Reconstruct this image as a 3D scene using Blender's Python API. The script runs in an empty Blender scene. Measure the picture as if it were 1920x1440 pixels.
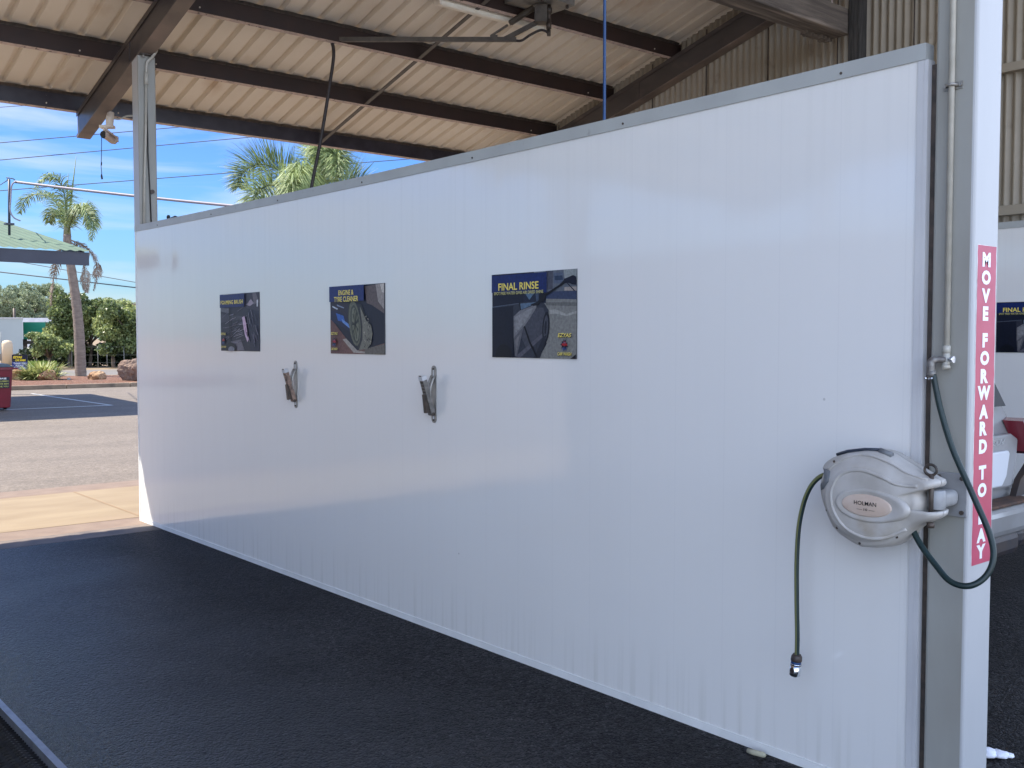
import bpy, bmesh, math, random
import numpy as np
from mathutils import Vector, Matrix
R = math.radians
sc = bpy.context.scene
COL = sc.collection

# ------------------------------------------------------------------ camera
YAW, PITCH, EYE, FPX = R(40.43), R(2.61), 1.6, 1899.5
cam_d = bpy.data.cameras.new('camera'); cam = bpy.data.objects.new('camera', cam_d); COL.objects.link(cam)
cam.location = (0, 0, EYE); cam.rotation_euler = (R(90) - PITCH, 0, -YAW)
cam_d.sensor_width = 36; cam_d.lens = FPX / 1920 * 36; cam_d.clip_start = 0.05; cam_d.clip_end = 2000
sc.camera = cam
FWD = Vector((math.sin(YAW) * math.cos(PITCH), math.cos(YAW) * math.cos(PITCH), -math.sin(PITCH)))
RGT = Vector((math.cos(YAW), -math.sin(YAW), 0)); UPV = RGT.cross(FWD)
def at(u, v, d):            # photo measurement (pixel, metres ahead) -> place in the world
    return Vector((0, 0, EYE)) + (FWD + RGT * ((u - 960) / FPX) - UPV * ((v - 720) / FPX)) * d

# ------------------------------------------------------------------ world and sun
SUN_DIR = Vector((-0.42, 0.50, 1.0)).normalized()      # towards the sun
ELEV = math.asin(SUN_DIR.z); AZ = math.atan2(SUN_DIR.x, SUN_DIR.y)
w = bpy.data.worlds.new("World"); sc.world = w; w.use_nodes = True
nt = w.node_tree; nt.nodes.clear()
out = nt.nodes.new('ShaderNodeOutputWorld'); bg = nt.nodes.new('ShaderNodeBackground')
sky = nt.nodes.new('ShaderNodeTexSky'); sky.sky_type = 'NISHITA'; sky.sun_disc = False
sky.sun_elevation = ELEV; sky.sun_rotation = AZ; sky.air_density = 1.0; sky.dust_density = 0.6; sky.ozone_density = 1.6
tc = nt.nodes.new('ShaderNodeTexCoord'); mp = nt.nodes.new('ShaderNodeMapping')
mp.inputs['Scale'].default_value = (1.5, 1.5, 9.0); mp.inputs['Rotation'].default_value = (0.05, 0.12, 0.6)
n1 = nt.nodes.new('ShaderNodeTexNoise'); n1.inputs['Scale'].default_value = 2.6; n1.inputs['Detail'].default_value = 7; n1.inputs['Roughness'].default_value = 0.55; n1.inputs['Distortion'].default_value = 0.5
rp = nt.nodes.new('ShaderNodeValToRGB'); rp.color_ramp.elements[0].position = 0.46; rp.color_ramp.elements[1].position = 0.68
rp.color_ramp.elements[1].color = (0.65, 0.65, 0.65, 1)
mx = nt.nodes.new('ShaderNodeMixRGB'); mx.inputs[2].default_value = (1.55, 1.75, 1.9, 1)
sz = nt.nodes.new('ShaderNodeSeparateXYZ'); nt.links.new(tc.outputs['Generated'], sz.inputs[0])
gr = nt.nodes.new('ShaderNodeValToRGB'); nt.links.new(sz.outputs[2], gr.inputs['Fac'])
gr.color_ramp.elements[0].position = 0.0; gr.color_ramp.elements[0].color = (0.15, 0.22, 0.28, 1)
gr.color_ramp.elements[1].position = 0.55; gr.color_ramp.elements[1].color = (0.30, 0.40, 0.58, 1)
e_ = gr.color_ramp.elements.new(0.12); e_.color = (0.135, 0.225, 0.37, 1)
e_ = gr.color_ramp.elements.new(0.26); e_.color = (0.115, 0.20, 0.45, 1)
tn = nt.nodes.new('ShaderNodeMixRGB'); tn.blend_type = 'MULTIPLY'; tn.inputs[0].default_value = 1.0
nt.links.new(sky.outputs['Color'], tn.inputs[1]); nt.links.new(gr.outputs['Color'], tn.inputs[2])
nt.links.new(tc.outputs['Generated'], mp.inputs['Vector']); nt.links.new(mp.outputs['Vector'], n1.inputs['Vector'])
nt.links.new(n1.outputs['Fac'], rp.inputs['Fac'])
# added bright cloud bank, unseen behind the camera, to light the bay inside
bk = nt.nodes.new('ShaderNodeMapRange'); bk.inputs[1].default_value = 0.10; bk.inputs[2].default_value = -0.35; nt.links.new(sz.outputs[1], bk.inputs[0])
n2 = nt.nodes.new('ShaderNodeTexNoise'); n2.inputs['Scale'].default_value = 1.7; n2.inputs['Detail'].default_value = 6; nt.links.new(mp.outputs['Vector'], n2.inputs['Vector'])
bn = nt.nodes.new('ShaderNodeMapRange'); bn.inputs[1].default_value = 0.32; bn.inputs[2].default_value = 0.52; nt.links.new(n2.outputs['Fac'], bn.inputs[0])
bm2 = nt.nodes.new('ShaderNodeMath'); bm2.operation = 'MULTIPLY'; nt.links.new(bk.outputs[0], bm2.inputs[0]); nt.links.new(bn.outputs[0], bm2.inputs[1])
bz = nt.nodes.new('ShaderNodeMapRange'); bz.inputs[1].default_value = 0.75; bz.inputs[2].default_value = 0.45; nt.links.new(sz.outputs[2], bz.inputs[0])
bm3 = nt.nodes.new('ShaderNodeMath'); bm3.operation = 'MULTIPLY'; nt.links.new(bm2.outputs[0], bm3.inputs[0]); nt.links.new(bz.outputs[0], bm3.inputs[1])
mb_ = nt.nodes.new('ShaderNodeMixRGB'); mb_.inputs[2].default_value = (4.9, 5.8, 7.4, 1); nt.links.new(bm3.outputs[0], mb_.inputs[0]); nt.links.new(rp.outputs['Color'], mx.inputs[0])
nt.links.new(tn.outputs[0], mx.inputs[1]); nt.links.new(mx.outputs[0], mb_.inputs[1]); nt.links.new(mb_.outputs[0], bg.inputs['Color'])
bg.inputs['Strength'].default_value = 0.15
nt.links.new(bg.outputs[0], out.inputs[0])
sd = bpy.data.lights.new('sun', 'SUN'); sd.energy = 3.3; sd.angle = R(0.5); sd.color = (1.0, 0.93, 0.81)
sun = bpy.data.objects.new('sun', sd); COL.objects.link(sun); sun.location = (0, 0, 30)
sun.rotation_euler = SUN_DIR.to_track_quat('Z', 'Y').to_euler()
sc.view_settings.view_transform = 'Standard'; sc.view_settings.look = 'None'
sc.view_settings.exposure = 1.85; sc.view_settings.gamma = 1; sc.view_settings.use_curve_mapping = False
sc.render.engine = 'CYCLES'
sc.cycles.max_bounces = 10; sc.cycles.diffuse_bounces = 5

# ------------------------------------------------------------------ materials
def srgb(r, g, b):
    f = lambda x: (x / 255 / 12.92) if x / 255 <= 0.04045 else ((x / 255 + 0.055) / 1.055) ** 2.4
    return (f(r), f(g), f(b))
def mat(name, col, rough=0.6, col2=None, ns=6.0, detail=5, bump=0.0, bs=60.0, metal=0.0, coat=0.0, coat_r=0.1, spec=0.5,
        stretch=(1, 1, 1), lo=0.35, hi=0.65, col3=None, ns3=1.0, lo3=0.5, hi3=0.7, rough2=None, bdist=0.004):
    m = bpy.data.materials.new(name); m.use_nodes = True; t = m.node_tree
    b = t.nodes['Principled BSDF']
    b.inputs['Roughness'].default_value = rough; b.inputs['Metallic'].default_value = metal
    b.inputs['Coat Weight'].default_value = coat; b.inputs['Coat Roughness'].default_value = coat_r
    b.inputs['Specular IOR Level'].default_value = spec
    b.inputs['Base Color'].default_value = (*col, 1)
    g = t.nodes.new('ShaderNodeNewGeometry')
    mp = t.nodes.new('ShaderNodeMapping'); mp.inputs['Scale'].default_value = stretch
    t.links.new(g.outputs['Position'], mp.inputs['Vector'])
    def noise(s, d):
        n = t.nodes.new('ShaderNodeTexNoise'); n.inputs['Scale'].default_value = s; n.inputs['Detail'].default_value = d
        t.links.new(mp.outputs['Vector'], n.inputs['Vector']); return n
    def ramp(n, a, c):
        r = t.nodes.new('ShaderNodeMapRange'); r.inputs[1].default_value = a; r.inputs[2].default_value = c
        t.links.new(n.outputs['Fac'], r.inputs[0]); return r
    last = None
    if col2:
        r = ramp(noise(ns, detail), lo, hi); mi = t.nodes.new('ShaderNodeMixRGB')
        mi.inputs[1].default_value = (*col, 1); mi.inputs[2].default_value = (*col2, 1)
        t.links.new(r.outputs[0], mi.inputs[0]); last = mi
        if rough2 is not None:
            rr = t.nodes.new('ShaderNodeMapRange'); rr.inputs[3].default_value = rough; rr.inputs[4].default_value = rough2
            t.links.new(r.outputs[0], rr.inputs[0]); t.links.new(rr.outputs[0], b.inputs['Roughness'])
    if col3:
        r = ramp(noise(ns3, 6), lo3, hi3); mi = t.nodes.new('ShaderNodeMixRGB')
        if last: t.links.new(last.outputs[0], mi.inputs[1])
        else: mi.inputs[1].default_value = (*col, 1)
        mi.inputs[2].default_value = (*col3, 1); t.links.new(r.outputs[0], mi.inputs[0]); last = mi
    if last: t.links.new(last.outputs[0], b.inputs['Base Color'])
    if bump:
        n = noise(bs, 4); bp = t.nodes.new('ShaderNodeBump'); bp.inputs['Strength'].default_value = bump; bp.inputs['Distance'].default_value = bdist
        t.links.new(n.outputs['Fac'], bp.inputs['Height']); t.links.new(bp.outputs[0], b.inputs['Normal'])
    return m

def asphalt(name, base, stone, dark, rough, bump, patch, gs=95.0, coat=0.0, bdist=0.006, spec=0.5, rough_wet=None, band=0.0, sparkle=0.0, damp=False):
    """chip asphalt: voronoi stones in two sizes, broken bump, soft stains, long faint wheel bands"""
    m = bpy.data.materials.new(name); m.use_nodes = True; t = m.node_tree; b = t.nodes['Principled BSDF']
    g = t.nodes.new('ShaderNodeNewGeometry')
    def vor(sc_):
        v = t.nodes.new('ShaderNodeTexVoronoi'); v.inputs['Scale'].default_value = sc_; t.links.new(g.outputs['Position'], v.inputs['Vector']); return v
    def noi(sc_, d, st=None):
        n = t.nodes.new('ShaderNodeTexNoise'); n.inputs['Scale'].default_value = sc_; n.inputs['Detail'].default_value = d
        if st:
            mp = t.nodes.new('ShaderNodeMapping'); mp.inputs['Scale'].default_value = st; t.links.new(g.outputs['Position'], mp.inputs['Vector']); t.links.new(mp.outputs['Vector'], n.inputs['Vector'])
        else: t.links.new(g.outputs['Position'], n.inputs['Vector'])
        return n
    def rng(s_, a0, a1, b0=0.0, b1=1.0):
        r = t.nodes.new('ShaderNodeMapRange'); r.inputs[1].default_value = a0; r.inputs[2].default_value = a1; r.inputs[3].default_value = b0; r.inputs[4].default_value = b1
        t.links.new(s_, r.inputs[0]); return r.outputs[0]
    def mixc(f, a_, b_):
        mi = t.nodes.new('ShaderNodeMixRGB')
        for k, q in ((0, f), (1, a_), (2, b_)):
            if isinstance(q, tuple): mi.inputs[k].default_value = (*q, 1)
            elif isinstance(q, float): mi.inputs[k].default_value = q
            else: t.links.new(q, mi.inputs[k])
        return mi.outputs[0]
    v1, v2 = vor(gs), vor(gs * 0.42)
    sp1 = t.nodes.new('ShaderNodeSeparateColor'); t.links.new(v1.outputs['Color'], sp1.inputs[0])
    sp2 = t.nodes.new('ShaderNodeSeparateColor'); t.links.new(v2.outputs['Color'], sp2.inputs[0])
    nbig, nfine = noi(0.8, 6), noi(gs * 0.5, 3)
    c = mixc(rng(sp1.outputs[0], 0.45, 1.0), base, stone)
    c = mixc(rng(sp2.outputs[0], 0.55, 1.0, 0.0, 0.75), c, tuple(x * 1.15 for x in stone))
    if sparkle: c = mixc(rng(sp1.outputs[1], 0.93, 0.97, 0.0, sparkle), c, (0.42, 0.42, 0.44))
    c = mixc(rng(nbig.outputs['Fac'], 0.42, 0.66, 0.0, patch), c, dark)
    if band:
        nb = noi(1.0, 4, (0.06, 0.9, 1.0)); c = mixc(rng(nb.outputs['Fac'], 0.5, 0.68, 0.0, band), c, dark)
        ns = noi(2.3, 7); c = mixc(rng(ns.outputs['Fac'], 0.62, 0.72, 0.0, band), c, tuple(x * .8 for x in dark))
    t.links.new(c, b.inputs['Base Color'])
    b.inputs['Roughness'].default_value = rough; b.inputs['Specular IOR Level'].default_value = spec
    if damp:      # the floor stays wet around the drain, dries towards the walls
        sx = t.nodes.new('ShaderNodeSeparateXYZ'); t.links.new(g.outputs['Position'], sx.inputs[0])
        wob = noi(0.7, 5); wa = t.nodes.new('ShaderNodeMath'); wa.operation = 'MULTIPLY_ADD'; wa.inputs[1].default_value = 1.6; t.links.new(wob.outputs['Fac'], wa.inputs[0]); t.links.new(sx.outputs[0], wa.inputs[2])
        t.links.new(rng(wa.outputs[0], 1.9, 3.6, 0.24, 0.62), b.inputs['Roughness']); t.links.new(rng(wa.outputs[0], 1.9, 3.6, 0.52, spec), b.inputs['Specular IOR Level'])
    if rough_wet is not None: t.links.new(rng(noi(0.55, 5).outputs['Fac'], 0.40, 0.60, rough_wet, rough), b.inputs['Roughness'])
    a1 = t.nodes.new('ShaderNodeMath'); a1.operation = 'MULTIPLY_ADD'; a1.inputs[1].default_value = -1.0; t.links.new(v1.outputs['Distance'], a1.inputs[0]); t.links.new(nfine.outputs['Fac'], a1.inputs[2])
    a2 = t.nodes.new('ShaderNodeMath'); a2.operation = 'MULTIPLY_ADD'; a2.inputs[1].default_value = -1.2; t.links.new(v2.outputs['Distance'], a2.inputs[0]); t.links.new(a1.outputs[0], a2.inputs[2])
    bp = t.nodes.new('ShaderNodeBump'); bp.inputs['Strength'].default_value = bump; bp.inputs['Distance'].default_value = bdist
    t.links.new(a2.outputs[0], bp.inputs['Height']); t.links.new(bp.outputs[0], b.inputs['Normal'])
    return m

def panel_mat(name, a, b2, streak):
    """glossy white composite wall skin: fine vertical seams, water streaks, slight waviness"""
    m = bpy.data.materials.new(name); m.use_nodes = True; t = m.node_tree; b = t.nodes['Principled BSDF']
    g = t.nodes.new('ShaderNodeNewGeometry')
    def mapn(scale, ns, det):
        mp = t.nodes.new('ShaderNodeMapping'); mp.inputs['Scale'].default_value = scale; t.links.new(g.outputs['Position'], mp.inputs['Vector'])
        n = t.nodes.new('ShaderNodeTexNoise'); n.inputs['Scale'].default_value = ns; n.inputs['Detail'].default_value = det
        t.links.new(mp.outputs['Vector'], n.inputs['Vector']); return n
    def rng(s, a0, a1, b0, b1):
        r = t.nodes.new('ShaderNodeMapRange'); r.inputs[1].default_value = a0; r.inputs[2].default_value = a1; r.inputs[3].default_value = b0; r.inputs[4].default_value = b1
        t.links.new(s, r.inputs[0]); return r
    ns = mapn((1, 1, 0.03), 26, 4)          # thin vertical streaks
    nb = mapn((1, 1, 0.5), 1.4, 4)          # wide dirt
    nd = mapn((1, 1, 1), 9, 6)
    m1 = t.nodes.new('ShaderNodeMixRGB'); m1.inputs[1].default_value = (*a, 1); m1.inputs[2].default_value = (*b2, 1)
    t.links.new(rng(ns.outputs['Fac'], 0.45, 0.8, 0, 0.3).outputs[0], m1.inputs[0])
    m2 = t.nodes.new('ShaderNodeMixRGB'); t.links.new(m1.outputs[0], m2.inputs[1]); m2.inputs[2].default_value = (*streak, 1)
    # grime above the floor channel
    sx = t.nodes.new('ShaderNodeSeparateXYZ'); t.links.new(g.outputs['Position'], sx.inputs[0])
    low = rng(sx.outputs[2], 0.02, 0.30, 1, 0); hi_ = rng(sx.outputs[2], 1.9, 2.5, 0, .18); lh = t.nodes.new('ShaderNodeMath'); lh.operation = 'MAXIMUM'; t.links.new(low.outputs[0], lh.inputs[0]); t.links.new(hi_.outputs[0], lh.inputs[1])
    mu = t.nodes.new('ShaderNodeMath'); mu.operation = 'MULTIPLY'
    t.links.new(lh.outputs[0], mu.inputs[0]); t.links.new(rng(ns.outputs['Fac'], 0.50, 0.76, 0, 0.32).outputs[0], mu.inputs[1])
    t.links.new(mu.outputs[0], m2.inputs[0])
    # seams every 0.25 m along Y
    fr = t.nodes.new('ShaderNodeMath'); fr.operation = 'PINGPONG'; fr.inputs[1].default_value = 0.125; t.links.new(sx.outputs[1], fr.inputs[0])
    seam = rng(fr.outputs[0], 0.0, 0.0035, 1, 0)
    m3 = t.nodes.new('ShaderNodeMixRGB'); t.links.new(m2.outputs[0], m3.inputs[1]); m3.inputs[2].default_value = (a[0] * .82, a[1] * .82, a[2] * .84, 1)
    sm = t.nodes.new('ShaderNodeMath'); sm.operation = 'MULTIPLY'; sm.inputs[1].default_value = 0.2; t.links.new(seam.outputs[0], sm.inputs[0]); t.links.new(sm.outputs[0], m3.inputs[0])
    # scattered small marks
    vo = t.nodes.new('ShaderNodeTexVoronoi'); vo.inputs['Scale'].default_value = 3.2; t.links.new(g.outputs['Position'], vo.inputs['Vector'])
    mk = rng(vo.outputs['Distance'], 0.012, 0.02, 0.35, 0)
    m4 = t.nodes.new('ShaderNodeMixRGB'); t.links.new(m3.outputs[0], m4.inputs[1]); m4.inputs[2].default_value = (0.15, 0.14, 0.13, 1); t.links.new(mk.outputs[0], m4.inputs[0])
    t.links.new(m4.outputs[0], b.inputs['Base Color'])
    t.links.new(rng(ns.outputs['Fac'], 0.4, 0.7, 0.075, 0.095).outputs[0], b.inputs['Roughness'])
    b.inputs['Specular IOR Level'].default_value = 0.65
    wv = mapn((1, 1, 0.35), 2.2, 2)
    ad = t.nodes.new('ShaderNodeMath'); ad.operation = 'ADD'; t.links.new(rng(wv.outputs['Fac'], 0, 1, 0, 1).outputs[0], ad.inputs[0]); t.links.new(rng(fr.outputs[0], 0, 0.125, 0, 0.03).outputs[0], ad.inputs[1])
    bp = t.nodes.new('ShaderNodeBump'); bp.inputs['Strength'].default_value = 0.5; bp.inputs['Distance'].default_value = 0.012
    t.links.new(ad.outputs[0], bp.inputs['Height']); t.links.new(bp.outputs[0], b.inputs['Normal'])
    return m

def attr_mat(name, rough=0.25, nmix=0.35, ns=60.0):
    m = bpy.data.materials.new(name); m.use_nodes = True; t = m.node_tree; b = t.nodes['Principled BSDF']
    a = t.nodes.new('ShaderNodeAttribute'); a.attribute_name = 'ink'
    g = t.nodes.new('ShaderNodeNewGeometry'); n = t.nodes.new('ShaderNodeTexNoise'); n.inputs['Scale'].default_value = ns; n.inputs['Detail'].default_value = 5
    t.links.new(g.outputs['Position'], n.inputs['Vector'])
    r = t.nodes.new('ShaderNodeMapRange'); r.inputs[1].default_value = 0.3; r.inputs[2].default_value = 0.7; r.inputs[3].default_value = 1 - nmix; r.inputs[4].default_value = 1 + nmix
    t.links.new(n.outputs['Fac'], r.inputs[0])
    mu = t.nodes.new('ShaderNodeVectorMath'); mu.operation = 'SCALE'; t.links.new(a.outputs['Color'], mu.inputs[0]); t.links.new(r.outputs[0], mu.inputs['Scale'])
    t.links.new(mu.outputs[0], b.inputs['Base Color']); b.inputs['Roughness'].default_value = rough; b.inputs['Specular IOR Level'].default_value = 0.25
    return m

def leaf_mat(name, c1, c2, trans=0.25, rough=0.55):
    m = bpy.data.materials.new(name); m.use_nodes = True; t = m.node_tree; b = t.nodes['Principled BSDF']
    a = t.nodes.new('ShaderNodeAttribute'); a.attribute_name = 'tone'
    mi = t.nodes.new('ShaderNodeMixRGB'); mi.inputs[1].default_value = (*c1, 1); mi.inputs[2].default_value = (*c2, 1)
    t.links.new(a.outputs['Fac'], mi.inputs[0]); t.links.new(mi.outputs[0], b.inputs['Base Color']); b.inputs['Roughness'].default_value = rough
    tr = t.nodes.new('ShaderNodeBsdfTranslucent'); t.links.new(mi.outputs[0], tr.inputs[0])
    ms = t.nodes.new('ShaderNodeMixShader'); ms.inputs[0].default_value = trans
    t.links.new(b.outputs[0], ms.inputs[1]); t.links.new(tr.outputs[0], ms.inputs[2]); t.links.new(ms.outputs[0], t.nodes['Material Output'].inputs[0])
    return m

M = {}
M['panel'] = panel_mat('white_wall_panel', (0.785, 0.78, 0.76), (0.765, 0.76, 0.74), (0.38, 0.37, 0.30))
M['trim'] = mat('white_trim', (0.84, 0.85, 0.84), 0.35, (0.76, 0.77, 0.76), 7, bump=0.05)
M['cap'] = mat('grey_white_cap', (0.42, 0.435, 0.42), 0.42, (0.38, 0.39, 0.38), 4, col3=(0.3, 0.3, 0.29), ns3=14, lo3=0.66, hi3=0.75)
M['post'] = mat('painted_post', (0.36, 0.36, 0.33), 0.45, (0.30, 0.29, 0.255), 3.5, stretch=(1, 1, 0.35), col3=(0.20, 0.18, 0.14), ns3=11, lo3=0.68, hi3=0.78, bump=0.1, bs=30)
M['post_lit'] = mat('painted_post_lit', (0.44, 0.445, 0.45), 0.4, (0.40, 0.405, 0.41), 3.0, stretch=(1, 1, 0.3), col3=(0.3, 0.28, 0.24), ns3=16, lo3=0.72, hi3=0.8, bump=0.08, bs=30)  # lighter copy of the post paint, brighter light put into the colour
M['roof'] = mat('cream_roof_sheet', (0.80, 0.73, 0.635), 0.42, (0.72, 0.645, 0.55), 1.3, stretch=(1, 0.5, 1), col3=(0.55, 0.40, 0.28), ns3=2.4, lo3=0.6, hi3=0.85)
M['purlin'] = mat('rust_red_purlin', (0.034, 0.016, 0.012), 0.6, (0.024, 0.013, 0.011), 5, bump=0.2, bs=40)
M['flange'] = mat('worn_flange', (0.58, 0.45, 0.39), 0.6, (0.38, 0.30, 0.28), 16, bump=0.3, bs=40, col3=(0.10, 0.07, 0.06), ns3=30, lo3=0.6, hi3=0.68)
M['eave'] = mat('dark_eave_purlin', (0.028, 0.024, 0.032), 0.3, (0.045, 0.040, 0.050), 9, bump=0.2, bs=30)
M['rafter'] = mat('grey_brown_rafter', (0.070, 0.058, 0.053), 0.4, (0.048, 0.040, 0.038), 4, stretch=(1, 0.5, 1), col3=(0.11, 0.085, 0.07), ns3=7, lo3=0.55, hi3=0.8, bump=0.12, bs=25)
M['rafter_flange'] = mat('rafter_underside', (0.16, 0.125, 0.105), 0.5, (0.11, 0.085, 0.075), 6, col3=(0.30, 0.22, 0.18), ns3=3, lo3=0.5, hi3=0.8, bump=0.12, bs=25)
M['bridge'] = mat('bridging_paint', (0.11, 0.095, 0.082), 0.55, (0.07, 0.06, 0.052), 14)
M['galv'] = mat('galvanised', (0.36, 0.34, 0.31), 0.42, (0.26, 0.25, 0.23), 20, metal=0.55)
M['corr'] = mat('cream_corrugated', (0.33, 0.285, 0.22), 0.55, (0.27, 0.23, 0.17), 1.2, col3=(0.14, 0.10, 0.07), ns3=5, lo3=0.62, hi3=0.8)
M['timber'] = mat('old_timber', (0.16, 0.13, 0.105), 0.85, (0.075, 0.06, 0.05), 7, stretch=(0.25, 3, 3), detail=8, bump=0.9, bs=22, bdist=0.015, col3=(0.30, 0.24, 0.19), ns3=5, lo3=0.55, hi3=0.75)
M['timber_post'] = mat('weathered_post', (0.06, 0.055, 0.05), 0.85, (0.02, 0.018, 0.016), 14, stretch=(4, 4, 0.3), detail=8, bump=0.9, bs=30, bdist=0.015)
M['batten'] = mat('pine_batten', (0.55, 0.43, 0.27), 0.7, (0.42, 0.31, 0.18), 12, stretch=(0.3, 3, 3), detail=7)
M['bay'] = asphalt('bay_asphalt', (0.009, 0.0085, 0.009), (0.046, 0.044, 0.046), (0.006, 0.0055, 0.0055), 0.5, 1.0, 0.6, gs=125, spec=0.14, rough_wet=None, damp=True, bdist=0.007, band=0.35, sparkle=0.15)
M['lot'] = asphalt('pale_asphalt', (0.104, 0.084, 0.066), (0.176, 0.144, 0.116), (0.082, 0.066, 0.052), 0.8, 0.35, 0.35, gs=70, band=0.4)
M['road'] = asphalt('street_asphalt', (0.11, 0.098, 0.09), (0.15, 0.135, 0.125), (0.09, 0.08, 0.072), 0.8, 0.2, 0.4, gs=40, band=0.4)
M['apron'] = mat('tan_concrete', (0.19, 0.138, 0.080), 0.75, (0.235, 0.18, 0.11), 1.8, detail=7, col3=(0.19, 0.13, 0.085), ns3=0.9, lo3=0.5, hi3=0.75, bump=0.15, bs=50, stretch=(0.6, 1.6, 1))
M['strip'] = mat('pink_concrete', (0.18, 0.13, 0.098), 0.8, (0.15, 0.105, 0.08), 6, detail=7, bump=0.3, bs=120)
M['strip_inner'] = mat('dark_concrete_lip', (0.16, 0.125, 0.10), 0.7, (0.08, 0.065, 0.06), 5, detail=8, bump=0.35, bs=120)  # darker, mottled version of the concrete strip
M['joint'] = mat('joint_dark', (0.22, 0.15, 0.09), 0.9)
M['kerb'] = mat('kerb_concrete', (0.27, 0.205, 0.145), 0.85, (0.19, 0.14, 0.10), 3, col3=(0.10, 0.08, 0.06), ns3=1.2, lo3=0.6, hi3=0.7, bump=0.2)
M['mulch'] = mat('red_mulch', (0.16, 0.062, 0.032), 0.95, (0.08, 0.035, 0.02), 9, detail=8, bump=1.0, bs=30, bdist=0.05, col3=(0.26, 0.16, 0.11), ns3=22, lo3=0.55, hi3=0.65)
M['verge'] = mat('sandy_verge', (0.21, 0.15, 0.088), 0.95, (0.17, 0.12, 0.07), 1.5, bump=0.4, bs=12)
M['line'] = mat('road_line_white', (0.50, 0.50, 0.48), 0.6, (0.4, 0.4, 0.38), 7)
M['rock'] = mat('red_rock', (0.28, 0.14, 0.06), 0.85, (0.36, 0.23, 0.13), 3.2, detail=8, bump=0.9, bs=7, bdist=0.06, col3=(0.20, 0.11, 0.07), ns3=6, lo3=0.55, hi3=0.66)
M['rock_grey'] = mat('grey_brown_rock', (0.22, 0.14, 0.10), 0.85, (0.16, 0.115, 0.09), 2.5, detail=8, bump=0.9, bs=6, bdist=0.07, col3=(0.12, 0.08, 0.06), ns3=5, lo3=0.58, hi3=0.66)
M['steel_dark'] = mat('dark_grimy_steel', (0.05, 0.042, 0.036), 0.5, (0.10, 0.075, 0.06), 25, metal=0.3)
M['arm'] = mat('olive_arm', (0.095, 0.078, 0.058), 0.5, (0.055, 0.042, 0.032), 14)
M['rubber'] = mat('black_rubber', (0.018, 0.013, 0.012), 0.5, (0.03, 0.02, 0.018), 20)
M['blue'] = mat('blue_pipe', (0.006, 0.055, 0.18), 0.4, (0.005, 0.045, 0.15), 5)
M['lamp_white'] = mat('dirty_white_fitting', (0.80, 0.72, 0.60), 0.4, (0.62, 0.52, 0.42), 9, col3=(0.09, 0.05, 0.04), ns3=28, lo3=0.68, hi3=0.72)
M['tube'] = mat('opal_diffuser', (0.88, 0.82, 0.70), 0.3, (0.80, 0.72, 0.58), 6)
M['sign_back'] = mat('sign_edge', (0.03, 0.03, 0.035), 0.4)
M['ink'] = attr_mat('printed_picture', 0.4, 0.22, 70)
M['letters'] = attr_mat('printed_letters', 0.3, 0.06, 40)
M['red_sticker'] = mat('faded_red_vinyl', (0.40, 0.035, 0.085), 0.4, (0.46, 0.055, 0.115), 8, bump=0.12, bs=40)
M['white_letter'] = mat('white_vinyl', (0.80, 0.80, 0.82), 0.35)
M['sticker_edge'] = mat('peeling_white_edge', (0.72, 0.71, 0.72), 0.5, (0.5, 0.45, 0.45), 30)
M['reel'] = mat('reel_plastic', (0.52, 0.50, 0.47), 0.4, (0.41, 0.385, 0.35), 9, detail=6, col3=(0.36, 0.29, 0.20), ns3=6, lo3=0.62, hi3=0.8, bump=0.06, bs=80)
M['reel_grey'] = mat('reel_grey_insert', (0.19, 0.20, 0.21), 0.45, (0.14, 0.15, 0.16), 20)
M['reel_dark'] = mat('reel_navy_handle', (0.03, 0.04, 0.06), 0.4)  # dark blue plastic of the carry handle
M['badge'] = mat('faded_badge', (0.60, 0.47, 0.38), 0.35, (0.64, 0.53, 0.45), 12, col3=(0.5, 0.36, 0.30), ns3=9, lo3=0.5, hi3=0.7)
M['black'] = mat('black_print', (0.01, 0.01, 0.01), 0.4)
M['hose_green'] = mat('green_hose', (0.004, 0.017, 0.017), 0.42, (0.006, 0.024, 0.022), 20)
M['hose_yellow'] = mat('yellow_hose_stripe', (0.15, 0.16, 0.06), 0.4)
M['chrome'] = mat('chrome', (0.75, 0.78, 0.82), 0.15, metal=1.0)
M['brass'] = mat('weathered_fitting', (0.26, 0.25, 0.23), 0.45, (0.13, 0.11, 0.10), 40, metal=0.3, bump=0.2, bs=80)
M['pipe'] = mat('painted_pipe', (0.52, 0.50, 0.44), 0.4, (0.44, 0.42, 0.36), 20)
M['car'] = mat('silver_white_paint', (0.27, 0.27, 0.275), 0.28, (0.21, 0.205, 0.20), 3, coat=0.5, coat_r=0.06)
M['car_glass'] = mat('tinted_glass', (0.012, 0.014, 0.018), 0.06, spec=0.8)
M['car_black'] = mat('bumper_plastic', (0.02, 0.022, 0.03), 0.45, (0.06, 0.04, 0.03), 6)
M['tail'] = mat('red_lens', (0.50, 0.012, 0.03), 0.12, (0.28, 0.01, 0.02), 30, coat=1.0)
M['tail_dark'] = mat('smoked_lens', (0.22, 0.03, 0.045), 0.15, coat=1.0)
M['tyre'] = mat('tyre_rubber', (0.015, 0.015, 0.015), 0.8)
M['rim'] = mat('alloy', (0.4, 0.4, 0.42), 0.3, metal=0.9)
M['plate_c'] = mat('plate', (0.6, 0.6, 0.55), 0.4)
M['muddy'] = mat('muddy_step', (0.12, 0.06, 0.035), 0.8, (0.05, 0.03, 0.025), 18)
M['bin'] = mat('red_bin_plastic', (0.15, 0.006, 0.016), 0.42, (0.12, 0.005, 0.012), 4)
M['bin_lid'] = mat('dark_lid', (0.05, 0.075, 0.10), 0.35)
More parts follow.
